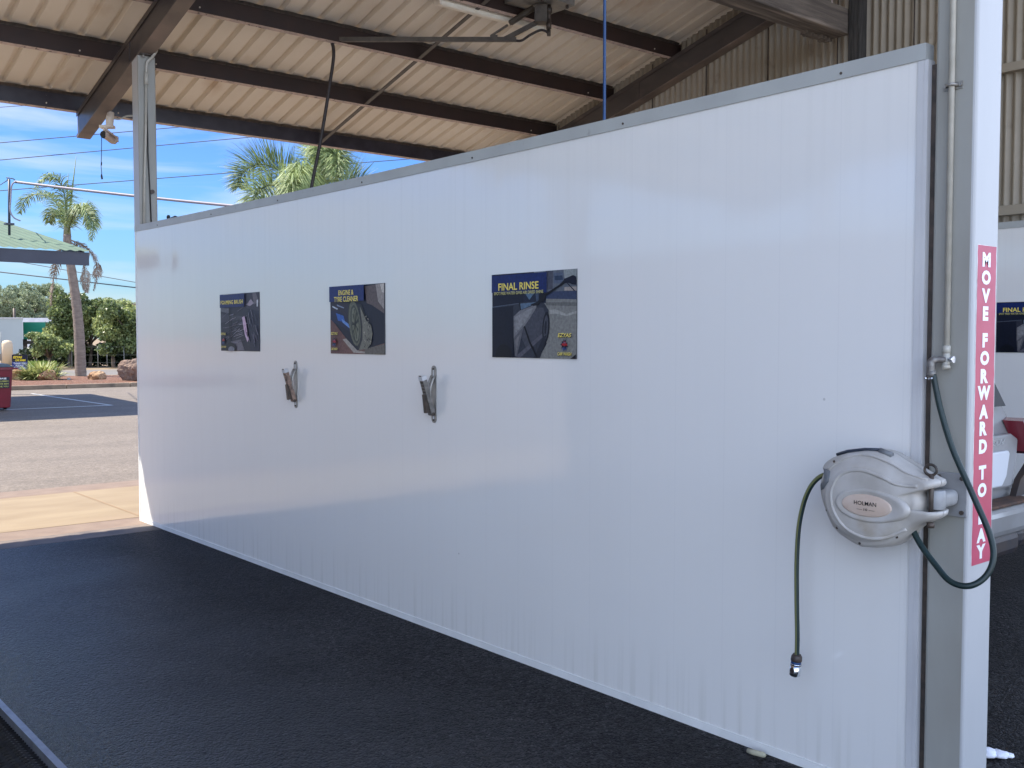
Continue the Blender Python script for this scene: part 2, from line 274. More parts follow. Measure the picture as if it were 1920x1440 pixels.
M['green_roof'] = mat('green_roof', (0.058, 0.105, 0.062), 0.8, (0.048, 0.085, 0.05), 1.5)
M['fascia'] = mat('dark_fascia', (0.022, 0.026, 0.045), 0.5, (0.03, 0.035, 0.055), 2)
M['white_paint'] = mat('white_paint', (0.62, 0.62, 0.62), 0.5, (0.52, 0.52, 0.53), 2)
M['shed_white'] = mat('pale_shed', (0.34, 0.38, 0.37), 0.6, (0.30, 0.34, 0.34), 0.4)
M['cont_green'] = mat('green_container', (0.008, 0.19, 0.11), 0.5, (0.006, 0.16, 0.09), 0.5)
M['trunk'] = mat('palm_trunk', (0.22, 0.17, 0.135), 0.85, (0.15, 0.115, 0.09), 5, stretch=(1, 1, 3.0), bump=0.5, bs=14, bdist=0.03)
M['bark'] = mat('tree_bark', (0.14, 0.11, 0.085), 0.9, (0.08, 0.06, 0.05), 6, bump=0.6, bs=20)
M['frond'] = leaf_mat('palm_leaf', (0.055, 0.09, 0.03), (0.29, 0.36, 0.14), 0.28, 0.6)
M['frond_dead'] = leaf_mat('dead_frond', (0.20, 0.15, 0.11), (0.36, 0.28, 0.21), 0.15)
M['leaf_a'] = leaf_mat('leaf_a', (0.07, 0.11, 0.03), (0.42, 0.46, 0.19), 0.42, .42)
M['leaf_b'] = leaf_mat('leaf_b', (0.045, 0.075, 0.025), (0.27, 0.32, 0.12), 0.4, .42)
M['leaf_hazed'] = leaf_mat('leaf_hazed', (0.13, 0.17, 0.10), (0.34, 0.39, 0.24), 0.4)  # distance haze put into the paler leaf colours
M['leaf_shaded'] = leaf_mat('leaf_shaded', (0.012, 0.022, 0.010), (0.06, 0.085, 0.03), 0.2)  # leaf colours darkened to stand for shade under the trees
M['grass'] = leaf_mat('grass_blade', (0.12, 0.20, 0.03), (0.28, 0.36, 0.07), 0.3)
M['strap'] = leaf_mat('strap_leaf', (0.10, 0.14, 0.035), (0.42, 0.44, 0.16), 0.3)
M['wire'] = mat('cable_dark', (0.05, 0.05, 0.06), 0.6)
M['wire_grey'] = mat('cable_grey', (0.22, 0.19, 0.22), 0.6)
M['fence'] = mat('galv_fence', (0.20, 0.20, 0.19), 0.6)
M['paper'] = mat('white_paper', (0.80, 0.82, 0.90), 0.7)
M['tan'] = mat('tan_tank', (0.55, 0.42, 0.28), 0.6)
M['pit'] = mat('drain_pit', (0.012, 0.012, 0.014), 0.8)
M['steel_edge'] = mat('wet_galv_edge', (0.30, 0.32, 0.34), 0.4, (0.22, 0.23, 0.25), 15, metal=0.5)
M['grate'] = mat('wet_black_grate', (0.03, 0.032, 0.035), 0.35, (0.015, 0.014, 0.014), 20, metal=0.5)
M['stub'] = mat('tan_stub', (0.42, 0.40, 0.29), 0.8)

# ------------------------------------------------------------------ geometry helpers
class MB:
    def __init__(s): s.v = []; s.f = []; s.m = []; s.c = []; s.sm = []
    def add(s, vs, fs, mi=0, col=None, smooth=False):
        o = len(s.v); s.v += [tuple(x) for x in vs]
        for f in fs: s.f.append(tuple(o + i for i in f)); s.m.append(mi); s.c.append(col); s.sm.append(smooth)
        return s
    def box(s, x0, x1, y0, y1, z0, z1, mi=0):
        vs = [(x, y, z) for x in (x0, x1) for y in (y0, y1) for z in (z0, z1)]
        return s.add(vs, [(0, 1, 3, 2), (4, 6, 7, 5), (0, 4, 5, 1), (2, 3, 7, 6), (0, 2, 6, 4), (1, 5, 7, 3)], mi)
    def bbox(s, x0, x1, y0, y1, z0, z1, b=0.005, mi=0, seg=2):   # bevelled box
        bm = bmesh.new(); bmesh.ops.create_cube(bm, size=1)
        for v in bm.verts: v.co = Vector(((x0 + x1) / 2 + v.co.x * (x1 - x0), (y0 + y1) / 2 + v.co.y * (y1 - y0), (z0 + z1) / 2 + v.co.z * (z1 - z0)))
        bmesh.ops.bevel(bm, geom=list(bm.edges), offset=b, segments=seg, affect='EDGES', profile=0.5)
        return s.bm(bm, mi)
    def bm(s, bm, mi=0, mtx=None, smooth=False):
        bm.verts.index_update()
        vs = [(mtx @ v.co if mtx else v.co) for v in bm.verts]
        s.add(vs, [[v.index for v in f.verts] for f in bm.faces], mi, None, smooth); bm.free(); return s
    def obox(s, c, ax, ay, az, mi=0):      # oriented box: centre and three half-vectors
        c, ax, ay, az = map(Vector, (c, ax, ay, az))
        vs = [c + ax * i + ay * j + az * k for i in (-1, 1) for j in (-1, 1) for k in (-1, 1)]
        return s.add(vs, [(0, 1, 3, 2), (4, 6, 7, 5), (0, 4, 5, 1), (2, 3, 7, 6), (0, 2, 6, 4), (1, 5, 7, 3)], mi)
    def tube(s, pts, r, n=10, mi=0, cap=True, stripe=None):
        pts = [Vector(p) for p in pts]; rs = r if isinstance(r, (list, tuple)) else [r] * len(pts)
        vs = []; fs = []; prev = None
        for i, p in enumerate(pts):
            t = (pts[min(i + 1, len(pts) - 1)] - pts[max(i - 1, 0)]).normalized()
            if prev is None:
                a = t.orthogonal().normalized()
            else:
                a = (prev - t * prev.dot(t)).normalized()
            prev = a; b = t.cross(a)
            for k in range(n):
                an = 2 * math.pi * k / n; vs.append(p + (a * math.cos(an) + b * math.sin(an)) * rs[i])
        o = len(s.v); s.v += [tuple(x) for x in vs]
        for i in range(len(pts) - 1):
            for k in range(n):
                f = (i * n + k, i * n + (k + 1) % n, (i + 1) * n + (k + 1) % n, (i + 1) * n + k)
                s.f.append(tuple(o + j for j in f)); s.m.append(stripe[1] if stripe and k in stripe[0] else mi); s.c.append(None); s.sm.append(True)
        if cap:
            s.f.append(tuple(o + k for k in reversed(range(n)))); s.m.append(mi); s.c.append(None); s.sm.append(False)
            s.f.append(tuple(o + (len(pts) - 1) * n + k for k in range(n))); s.m.append(mi); s.c.append(None); s.sm.append(False)
        return s
    def cyl(s, a, b, r, n=16, mi=0): return s.tube([a, b], r, n, mi)
    def prism(s, poly, axis, a0, a1, mi=0):   # extrude 2-D polygon along axis: 'x' -> poly in (y,z), 'y' -> (x,z), 'z' -> (x,y)
        def P(p, a): return {'x': (a, p[0], p[1]), 'y': (p[0], a, p[1]), 'z': (p[0], p[1], a)}[axis]
        n = len(poly); vs = [P(p, a0) for p in poly] + [P(p, a1) for p in poly]
        fs = [tuple(range(n)), tuple(range(2 * n - 1, n - 1, -1))] + [(i, i + n, (i + 1) % n + n, (i + 1) % n) for i in range(n)]
        return s.add(vs, fs, mi)
    def build(s, name, mats, parent=None, bevel=0):
        if not isinstance(mats, (list, tuple)): mats = [mats]
        me = bpy.data.meshes.new(name)
        off = Vector((0, 0, 0))
        if parent is not None:
            q = parent
            while q is not None: off += q.location; q = q.parent
        me.from_pydata([(v[0] - off.x, v[1] - off.y, v[2] - off.z) for v in s.v], [], s.f)
        for m in mats: me.materials.append(m)
        me.polygons.foreach_set('material_index', s.m); me.polygons.foreach_set('use_smooth', s.sm)
        if any(c is not None for c in s.c):
            at_ = me.color_attributes.new('ink', 'FLOAT_COLOR', 'CORNER')
            data = []
            for f, c in zip(s.f, s.c): data += list((*(c or (0, 0, 0)), 1.0)) * len(f)
            at_.data.foreach_set('color', data)
        bm = bmesh.new(); bm.from_mesh(me); bmesh.ops.recalc_face_normals(bm, faces=bm.faces)
        if bevel: bmesh.ops.bevel(bm, geom=list(bm.edges), offset=bevel, segments=2, affect='EDGES', profile=0.5)
        bm.to_mesh(me); bm.free(); me.update()
        o = bpy.data.objects.new(name, me); COL.objects.link(o); o.parent = parent
        return o
def tag(o, label=None, cat=None, group=None, kind=None):
    if label: o['label'] = label
    if cat: o['category'] = cat
    if group: o['group'] = group
    if kind: o['kind'] = kind
    return o
def thing(name, label, cat, loc=(0, 0, 0), group=None):
    o = bpy.data.objects.new(name, None); COL.objects.link(o); o.location = loc; o.empty_display_size = 0.2
    return tag(o, label, cat, group)
def solo(mb, name, mats, loc, label, cat, group=None, **kw):      # one-mesh thing with its origin at its base
    o = mb.build(name, mats, None, **kw); off = Vector(loc)
    for v in o.data.vertices: v.co -= off
    o.location = off; return tag(o, label, cat, group)
def structure(mb, name, mats): return tag(mb.build(name, mats), kind='structure')

def text_geo(body, height, width=None, bold=0.0, squash=1.0, shear=0.0):
    cu = bpy.data.curves.new('txt', 'FONT'); cu.body = body; cu.size = 1.0; cu.offset = bold; cu.shear = shear
    cu.align_x = 'CENTER'; cu.fill_mode = 'FRONT'; cu.resolution_u = 3
    o = bpy.data.objects.new('txt', cu); COL.objects.link(o)
    bpy.context.view_layer.update()
    me = bpy.data.meshes.new_from_object(o.evaluated_get(bpy.context.evaluated_depsgraph_get()))
    vs = np.array([tuple(v.co) for v in me.vertices]); fs = [tuple(p.vertices) for p in me.polygons]
    bpy.data.objects.remove(o); bpy.data.curves.remove(cu); bpy.data.meshes.remove(me)
    x0, x1, y0, y1 = vs[:, 0].min(), vs[:, 0].max(), vs[:, 1].min(), vs[:, 1].max()
    vs = vs[:, :2] - [(x0 + x1) / 2, (y0 + y1) / 2]
    k = height / (y1 - y0); kx = (width / (x1 - x0)) if width else k * squash
    return vs * [kx, k], fs
def put_text(mb, body, c, ex, ey, height, width=None, bold=0.015, mi=0, col=None, squash=1.0, shear=0.0, rot=0.0):
    vs, fs = text_geo(body, height, width, bold, squash, shear); c, ex, ey = Vector(c), Vector(ex), Vector(ey)
    if rot: ex, ey = ex * math.cos(rot) + ey * math.sin(rot), ey * math.cos(rot) - ex * math.sin(rot)
    mb.add([c + ex * float(v[0]) + ey * float(v[1]) for v in vs], fs, mi, col)

# ------------------------------------------------------------------ numbers measured off the photograph
XW = 3.233                       # wash-bay face of the partition wall
S = 0.28                         # roof slope
YR = 1.25                        # unseen high edge, roof shaped to keep rising so more skylight enters
def zb(y): return 3.807 + S * (10.38 - y) if y >= YR else 3.807 + S * (10.38 - YR) - S * (YR - y)
SH = 0.174                       # purlin depth below the sheets
XL, XR_ = -7.45, 8.72            # ends of the roof

# ================================================================== SETTING
g = MB()      # ground: one sheet with the drain pit left open
def sheet(mb, x0, x1, y0, y1, z, mi=0, nx=1, ny=1):
    for i in range(nx):
        for j in range(ny):
            a, b = x0 + (x1 - x0) * i / nx, x0 + (x1 - x0) * (i + 1) / nx; c, d = y0 + (y1 - y0) * j / ny, y0 + (y1 - y0) * (j + 1) / ny
            mb.add([(a, c, z), (b, c, z), (b, d, z), (a, d, z)], [(0, 1, 2, 3)], mi)
GX0, GX1, GY0, GY1 = 0.05, 1.118, 1.6, 6.6
for a in ((-900, GX0, -300, 1500), (GX1, 900, -300, 1500), (GX0, GX1, -300, GY0), (GX0, GX1, GY1, 1500)): sheet(g, *a, -0.012)
structure(g, 'ground', M['verge'])
g = MB()
for a in ((-60, GX0, 0.2, 8.3), (GX1, 60, 0.2, 8.3), (GX0, GX1, 0.2, GY0), (GX0, GX1, GY1, 8.3)): sheet(g, *a, 0.0)
structure(g, 'bay_floor', M['bay'])
g = MB(); sheet(g, -40, 40, 8.3, 8.62, 0.001); structure(g, 'threshold', M['strip_inner'])
g = MB(); sheet(g, -40, 40, -16, 0.2, 0.002); structure(g, 'bounce_apron', mat('pale_bounce_concrete', (0.46, 0.42, 0.36), .8, (0.40, 0.36, 0.30), 1.2))  # unseen apron behind the camera, made pale to bounce light inside
g = MB(); sheet(g, -120, 120, -60, -16, 0.0); structure(g, 'entry_car_park', M['lot'])
g = MB(); sheet(g, -40, 40, 8.62, 9.0, 0.0012); structure(g, 'edge_strip', M['strip'])
g = MB(); sheet(g, -40, 40, 9.0, 10.9, 0.002)
for k in range(-6, 7):
    x = 3.315 + k * 5.31; sheet(g, x - 0.011, x + 0.011, 9.0, 10.9, 0.0045, 1)
sheet(g, -40, 40, 10.9, 10.915, 0.0045, 1); sheet(g, -40, 40, 8.992, 9.0, 0.0045, 1)
structure(g, 'concrete_apron', [M['apron'], M['joint']])
g = MB(); sheet(g, -60, 60, 10.915, 11.38, 0.0); structure(g, 'pavement', M['strip'])
g = MB(); sheet(g, -120, 120, 11.38, 33.4, -0.002); sheet(g, -120, -14, 33.4, 46, -0.002); structure(g, 'car_park', M['lot'])
g = MB(); sheet(g, -400, 400, 41.2, 52.5, -0.004); structure(g, 'road', M['road'])
g = MB()      # painted bay lines
sheet(g, 4.6, 8.36, 24.36, 24.52, 0.003); sheet(g, 8.27, 8.37, 24.52, 31.0, 0.003); sheet(g, 5.2, 5.3, 24.52, 31.0, 0.003)
structure(g, 'road_marking', M['line'])
g = MB()
rng = random.Random(4)
gv = []; nx, ny = 80, 14
for j in range(ny + 1):
    for i in range(nx + 1):
        x = -10 + 60 * i / nx; y = 33.55 + 7.4 * j / ny
        e = min(j, ny - j) / 4.0; z = 0.11 + min(1, e) * 0.10 * (0.6 + 0.4 * math.sin(x * 0.7) * math.cos(y * 1.1)) + rng.uniform(-.015, .015)
        gv.append((x, y, z))
g.add(gv, [(j * (nx + 1) + i, j * (nx + 1) + i + 1, (j + 1) * (nx + 1) + i + 1, (j + 1) * (nx + 1) + i) for j in range(ny) for i in range(nx)], 0, None, True)
tag(g.build('garden_bed', M['mulch']), kind='structure')
g = MB()
for k in range(30):
    x = -10 + k * 2.0
    g.bbox(x, x + 1.99, 33.40, 33.56, -0.01, 0.13, 0.02); g.bbox(x, x + 1.99, 40.95, 41.1, -0.01, 0.13, 0.02)
structure(g, 'kerb', M['kerb'])

# ================================================================== WASH SHED
shed = thing('car_wash_shed', 'open steel car wash shed with cream ribbed roof, rust red purlins and pale square posts', 'building', (XW, 5.2, 0))
# roof sheets: trapezoid ribs seen from below
def roof_sheet(y0, y1, mb):
    P = 0.2028; ph = 2.373; k0 = int((XL - ph) / P) - 1; prof = []
    x = ph + k0 * P
    while x < XR_ + .2:
        prof += [(x - 0.033, 0), (x - 0.019, 0.044), (x + 0.019, 0.044), (x + 0.033, 0)]
        x += P
    n = len(prof); vs = []
    for y in (y0, y1):
        for px, pz in prof: vs.append((px, y, zb(y) + SH + pz + 0.002))
    mb.add(vs, [(i, i + 1, n + i + 1, n + i) for i in range(n - 1)])
g = MB(); roof_sheet(YR, 10.50, g); g.build('roof', M['roof'], shed)
g = MB(); g.prism([(YR - .02, zb(YR) + SH - .12), (YR - .012, zb(YR) + SH - .12), (YR - .012, zb(YR) + SH + .05), (YR + .2, zb(YR + .2) + SH + .05), (YR + .2, zb(YR + .2) + SH + .058), (YR - .02, zb(YR) + SH + .058)], 'x', XL, XR_); g.build('barge_flashing', M['roof'], shed)
for x0_, x1_ in ((8.895, 8.915), (XL - .012, XL + .012)):
    mb = MB().add([(xx, yy, zb(yy) + dz) for xx in (x0_, x1_) for yy in (YR + .2, 10.50) for dz in (-.05, SH + .055)], [(0, 1, 3, 2), (4, 6, 7, 5), (0, 4, 5, 1), (2, 3, 7, 6), (0, 2, 6, 4), (1, 5, 7, 3)]); mb.build('barge_capping', M['roof'], shed)
def purlin(y, face, sgn=1):
    """C-section, web towards the middle of the shed, flanges outward; sgn follows the slope side"""
    mb = MB(); z0 = zb(y); t = 0.004; c = 0.045
    sl = -S * sgn
    def q(yy, zz): return (y + sgn * yy, z0 + zz - abs(S) * yy)
    mb.prism([q(0, 0), q(t, 0), q(t, SH - .022), q(0, SH - .022)], 'x', XL, XR_, 0)
    mb.prism([q(t, 0), q(c, 0), q(c, t), q(t, t)], 'x', XL, XR_, 1)
    mb.prism([q(t, SH - .026), q(c, SH - .026), q(c, SH - .022), q(t, SH - .022)], 'x', XL, XR_, 0)
    mb.prism([q(c - t, t), q(c, t), q(c, .018), q(c - t, .018)], 'x', XL, XR_, 0)
    # rolled lip; dark wavy strip for grime and shade under the sheet
    mb.prism([q(-.007, SH - .034), q(0, SH - .034), q(0, SH - .024), q(-.007, SH - .026)], 'x', XL, XR_, 2)
    n = int((XR_ - XL) / 0.0507); vs = []; fs = []
    for i in range(n + 1):
        x = XL + i * 0.0507; ph_ = (x - 2.373) / 0.2028
        d = 0.007 * abs(math.sin(math.pi * ph_)) + 0.002
        vs += [q(.002, SH - .024) if False else (x, *q(.002, SH - .026)), (x, *q(.002, SH - 0.003 + d * 0.6)), (x, *q(-.012 - d, SH - .012 + d * .2))]
    for i in range(n):
        a = i * 3; fs += [(a, a + 3, a + 5, a + 2), (a + 2, a + 5, a + 4, a + 1)]
    mb.add(vs, fs, 3)
    for xr in (-2.07, 3.31, 8.62):
        for dx in (-.34, .34):
            mb.cyl((xr + dx, *q(-.006, .035)), (xr + dx, *q(.002, .035)), .007, 8, 4); mb.cyl((xr + dx, *q(-.004, .115)), (xr + dx, *q(.002, .115)), .009, 8, 0)
            mb.cyl((xr + dx, *q(.022, -.003)), (xr + dx, *q(.022, .002)), .009, 8, 3)
    o = mb.build('purlin', [face, M['flange'], M['steel_dark'], M['steel_dark'], M['lamp_white']], shed); return o
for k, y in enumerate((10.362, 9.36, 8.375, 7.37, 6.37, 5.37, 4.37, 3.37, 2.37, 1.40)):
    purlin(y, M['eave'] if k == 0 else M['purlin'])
def rafter(x, sgn=1):
    mb = MB(); wd, dp, t = 0.13, 0.25, 0.008
    y1 = 10.385 if sgn > 0 else 2 * YR - 10.385
    def seg(x0, x1, a, b, mi):   # sloping bar with z offsets a..b below the purlins
        ya, yb_ = (YR, y1) if sgn > 0 else (y1, YR)
        vs = [(xx, yy, zb(yy) + zz) for xx in (x0, x1) for yy in (ya, yb_) for zz in (a, b)]
        mb.add(vs, [(0, 1, 3, 2), (4, 6, 7, 5), (0, 4, 5, 1), (2, 3, 7, 6), (0, 2, 6, 4), (1, 5, 7, 3)], mi)
    seg(x, x + wd, -dp, -dp + t, 1); seg(x, x + wd, -t - .001, -.001, 0); seg(x + .012, x + .02, -dp + t, -t - .001, 0)
    seg(x, x + .006, -dp + t, -dp + .03, 0); seg(x, x + .006, -.045, -t - .001, 0)
    ye = y1 - .004 * sgn
    mb.box(x + .02, x + wd, min(ye, ye - .006 * sgn), max(ye, ye - .006 * sgn), zb(y1) - dp + t, zb(y1) - t, 0)
    for yk in ((9.0, 5.9, 7.9) if sgn > 0 else (1.4, 3.4)):
        mb.box(x + .006, x + .012, yk - .05, yk + .05, zb(yk) - dp + .02, zb(yk) - .02, 0)
    return mb.build('rafter', [M['rafter'], M['rafter_flange']], shed)
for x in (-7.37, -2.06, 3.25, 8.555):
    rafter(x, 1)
for x in (0.59, 5.9, -4.7):       # bridging between purlins
    mb = MB()
    ys = [10.36, 9.36, 8.375, 7.37, 6.37, 5.37, 4.37, 3.37, 2.37, 1.40]
    for a, b in zip(ys[1:], ys[:-1]):
        ya, yb_ = a + .05, b - .004
        for (x0, x1, z0, z1) in ((x, x + .042, .003, .007), (x + .038, x + .042, .0072, .045)):
            vs = [(xx, yy, zb(yy) + zz) for xx in (x0, x1) for yy in (ya, yb_) for zz in (z0, z1)]
            mb.add(vs, [(0, 1, 3, 2), (4, 6, 7, 5), (0, 4, 5, 1), (2, 3, 7, 6), (0, 2, 6, 4), (1, 5, 7, 3)])
    mb.build('bridging_bar', M['bridge'], shed)
# gable corrugated wall
def corrugated(x, y0, y1, zf0, zf1, name, m, parent, amp=.014, pitch=.076):
    mb = MB(); n = int((y1 - y0) / (pitch / 8)); vs = []
    for i in range(n + 1):
        y = y0 + (y1 - y0) * i / n; xx = x + amp * math.cos(2 * math.pi * y / pitch)
        vs += [(xx, y, zf0(y)), (xx, y, zf1(y))]
    mb.add(vs, [(2 * i, 2 * i + 2, 2 * i + 3, 2 * i + 1) for i in range(n)], 0, None, True)
    return mb.build(name, m, parent)
gw = corrugated(8.70, 1.3, 10.36, lambda y: 2.45, lambda y: zb(y) + .171, 'gable_wall', M['corr'], shed)
mb = MB()
for y in (6.997, 7.76, 6.214, 5.427, 8.5, 9.3, 4.66, 3.9): mb.box(8.684, 8.6905, y - .006, y + .004, 2.45, zb(y) + .13)
mb.build('sheet_lap', M['steel_dark'], shed)
mb = MB(); mb.box(8.62, 8.69, 1.66, 5.0, 3.80, 3.87); mb.box(8.62, 8.69, 1.66, 4.98, 2.62, 2.70, 0); mb.build('girt', M['corr'], shed)
# steel posts
def post(y0, y1, x, top, w_=.178, mats=None, name='post'):
    mb = MB(); b = .012
    # rounded square hollow section, mi 0 = sides, mi 1 = face towards the entrance (mats hold lit and shaded tones)
    pts = []
    for cx, cy, a0 in ((x + w_ - b, y1 - b, 0), (x + b, y1 - b, 90), (x + b, y0 + b, 180), (x + w_ - b, y0 + b, 270)):
        for k in range(4): a = R(a0 + 30 * k); pts.append((cx + b * math.cos(a), cy + b * math.sin(a)))
    n = len(pts); zt = [top(p[1]) for p in pts]
    vs = [(p[0], p[1], 0) for p in pts] + [(p[0], p[1], z) for p, z in zip(pts, zt)]
    o = len(mb.v)
    for i in range(n):
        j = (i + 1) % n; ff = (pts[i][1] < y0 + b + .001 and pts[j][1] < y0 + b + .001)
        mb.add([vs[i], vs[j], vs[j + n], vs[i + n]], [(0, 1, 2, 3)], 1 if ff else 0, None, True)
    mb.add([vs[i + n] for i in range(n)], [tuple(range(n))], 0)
    return mb.build(name, mats or [M['post'], M['post_lit']], shed)
rb = lambda y: zb(y) - .252
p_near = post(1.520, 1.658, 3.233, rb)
p_far = post(8.742, 8.888, 3.250, rb, .155, [M['post_lit'], M['post']])  # lit tone painted on the sides here, not the entrance face
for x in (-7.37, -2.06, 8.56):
    post(1.520, 1.658, x, rb); post(8.742, 8.888, x, rb, .155, [M['post_lit'], M['post']])
mb = MB(); mb.box(3.262, 3.392, 8.70, 8.741, 4.018, 4.026); mb.cyl((3.29, 8.715, 3.995), (3.29, 8.715, 4.018), .011, 8, 1); mb.cyl((3.37, 8.715, 3.995), (3.37, 8.715, 4.018), .011, 8, 1)
mb.build('cap_plate', [M['steel_dark'], M['galv']], shed)
# old timber beam, post, short strut and pine battens under the ridge by the gable
mb = MB(); mb.bbox(3.55, 8.46, 5.15, 5.40, 4.37, 4.60, 0.012); mb.build('timber_beam', M['timber'], shed)
mb = MB(); r2 = random.Random(3)
for k in range(9):
    x = 8.05 + k * .045; mb.obox((x, 5.37 + r2.uniform(-.02, .02), 4.358), (.03, .008, .004), (-.006, .035, 0), (0, .002, .016))
mb.build('splinter', M['timber'], shed)
mb = MB(); mb.bbox(8.40, 8.52, 5.02, 5.145, 2.4, 5.25, .012); mb.build('timber_post', M['timber_post'], shed)
mb = MB(); mb.bbox(8.12, 8.22, 5.20, 5.30, 4.602, 5.28, .008); mb.build('timber_strut', M['timber'], shed)
for z in (4.70, 4.86, 5.02):
    mb = MB(); mb.bbox(5.4, 8.118, 5.30, 5.35, z, z + .075, .004); mb.build('batten', M['batten'], shed)
for z in (4.66, 4.80, 4.95):
    mb = MB(); mb.bbox(8.225, 8.40, 5.30, 5.34, z, z + .05, .004); mb.build('brown_batten', M['flange'], shed)

# ================================================================== PARTITION WALLS
def sag(y): t = (y - 1.69) / (8.80 - 1.69); return -0.020 * math.sin(math.pi * min(1, max(0, t))) ** 0.8
def partition(x, label, d=1, y0=1.695, y1=8.80):
    root = thing('partition_wall', label, 'wall', (x, 5.2, 0), 'white partition walls between the wash bays')
    xb = x + d * .042
    mb = MB(); a, b = sorted((x, xb)); mb.box(a, b, y0, y1, .03, 2.53); mb.build('panel', M['panel'], root)
    mb = MB(); n = 24; ca, cb = sorted((x - d * .006, xb + d * .006)); vs = []
    for i in range(n + 1):
        y = y0 - .006 + (y1 + .02 - y0 + .006) * i / n; s_ = sag(y)
        vs += [(ca, y, 2.516 + s_), (ca, y, 2.570 + s_), (cb, y, 2.570 + s_), (cb, y, 2.516 + s_)]
    fs = [(0, 1, 2, 3), (n * 4 + 3, n * 4 + 2, n * 4 + 1, n * 4)]
    for i in range(n):
        for k in range(4): fs.append((i * 4 + k, i * 4 + (k + 1) % 4, i * 4 + 4 + (k + 1) % 4, i * 4 + 4 + k))
    mb.add(vs, fs)
    for k in range(7):
        y = 2.0 + k * 1.05; mb.cyl((ca - .003 * d if d > 0 else cb, y, 2.535 + sag(y)), (ca + .001 if d > 0 else cb + .003, y, 2.535 + sag(y)), .005, 8, 1)
    mb.build('cap_channel', [M['cap'], M['steel_dark']], root)
    mb = MB(); a, b = sorted((x - d * .004, x - d * .0005)); mb.box(a, b, y0 - .001, y1, .0, .035); mb.build('floor_channel', M['trim'], root)
    mb = MB(); a, b = sorted((x - d * .004, xb)); mb.box(a, b, y0 - .014, y0 - .0005, .0, 2.515); a, b = sorted((x - d * .004, x - d * .0005)); mb.box(a, b, y0, y0 + .022, .036, 2.515)
    mb.build('edge_trim', [M['white_paint'], M['steel_dark']], root)
    mb = MB(); a, b = sorted((x + d * .022, x + d * .034)); mb.box(a, b, y0 - .034, y0 - .0145, 0, 2.5); mb.build('gap_shade_strip', M['steel_dark'], root)  # dark strip standing in for the shade of the gap beside the post
    mb = MB(); a, b = sorted((x - d * .003, xb)); mb.box(a, b, y1 + .0005, y1 + .02, .0, 2.515); mb.build('edge_trim', M['trim'], root)
    return root
partition(XW, 'long glossy white partition wall carrying three posters and two mat clips')
partition(8.545, 'white partition wall beyond the silver car, under the brown corrugated gable')
partition(-2.077, 'white partition wall on the far side of this wash bay, facing the long one', -1)

# ================================================================== POSTERS
YEL = srgb(235, 215, 105)
def inv_quad(q, p):     # q: TL,TR,BR,BL in crop pixels; returns u (right), v (down)
    tl, tr, br, bl = q; x, y = p; u = (x - tl[0]) / (tr[0] - tl[0])
    yt = tl[1] + (tr[1] - tl[1]) * u; yb_ = bl[1] + (br[1] - bl[1]) * u; return u, (y - yt) / (yb_ - yt)
def poster(x, yl, yr, zt, zbm, quad, layers, texts, label, logo=None):
    root = thing('poster', label, 'poster', (x - .004, (yl + yr) / 2, zbm), 'instruction posters on the partition wall')
    W_, H_ = yl - yr, zt - zbm
    def P(u, v, d): return (x - .0042 - d, yl - min(max(u, 0), 1) * W_, zt - min(max(v, 0), 1) * H_)
    mb = MB(); mb.bbox(x - .004, x - .0003, yr, yl, zbm, zt, .001); mb.build('board', M['sign_back'], root)
    mb = MB(); mb.add([P(.006, .006, 0), P(.994, .006, 0), P(.994, .994, 0), P(.006, .994, 0)], [(0, 1, 2, 3)], 0, layers[0])
    d = .0002
    for poly, col in layers[1:]:
        d += .00012; pts = [P(*inv_quad(quad, p), d) for p in poly]; mb.add(pts, [tuple(range(len(pts)))], 0, srgb(*col))
    mb.build('picture', M['ink'], root)
    d += .0006; ex, ey = (0, -1, 0), (0, 0, 1)
    for body, u, v, hh, ww, col, sh in texts:
        mb = MB()
        if col == YEL: put_text(mb, body, Vector(P(u + .006, v + .008, d - .0002)), ex, ey, hh * H_, ww * W_, .02, 0, (.01, .01, .03), shear=sh)
        put_text(mb, body, P(u, v, d), ex, ey, hh * H_, ww * W_, .018, 0, col, shear=sh)
        mb.build('lettering', M['letters'], root)
    if logo:
        u, v, s_ = logo; mb = MB(); r_ = random.Random(5); asp = H_ / W_
        def C(a, rr, dd, sx=1): return P(u + math.cos(a) * rr * s_ * sx * asp, v + math.sin(a) * rr * s_, dd)
        pts = [C(math.pi * k / 9, (1.0 if k % 2 else .55) * r_.uniform(.85, 1.15), d + .0002, .9) for k in range(18)]
        mb.add(pts, [tuple(range(18))], 0, srgb(28, 34, 58))
        sp = [(-.62, .05), (-.5, -.16), (-.28, -.2), (-.14, -.45), (.24, -.45), (.4, -.18), (.62, -.12), (.66, .12), (.6, .25), (-.58, .25)]
        mb.add([P(u + a * s_ * asp, v + b * s_, d + .0004) for a, b in sp], [tuple(range(len(sp)))], 0, srgb(165, 30, 40))
        for a in (-.36, .36): mb.add([P(u + (a + .17 * math.cos(t * .785)) * s_ * asp, v + (.28 + .17 * math.sin(t * .785)) * s_, d + .0006) for t in range(8)], [tuple(range(8))], 0, srgb(14, 14, 18))
        wn = [(-.12, -.37), (.18, -.37), (.28, -.2), (-.2, -.2)]; mb.add([P(u + a * s_ * asp, v + b * s_, d + .0006) for a, b in wn], [(0, 1, 2, 3)], 0, srgb(90, 100, 130))
        for a in (-.5, -.2, .1, .4): mb.add([P(u + (a + dx) * s_ * asp, v + b * s_, d + .0005) for dx, b in ((-.09, .5), (.09, .5), (.03, .95), (-.03, .9))], [(0, 1, 2, 3)], 0, srgb(50, 80, 140))
        mb.build('emblem', M['ink'], root)
    return root
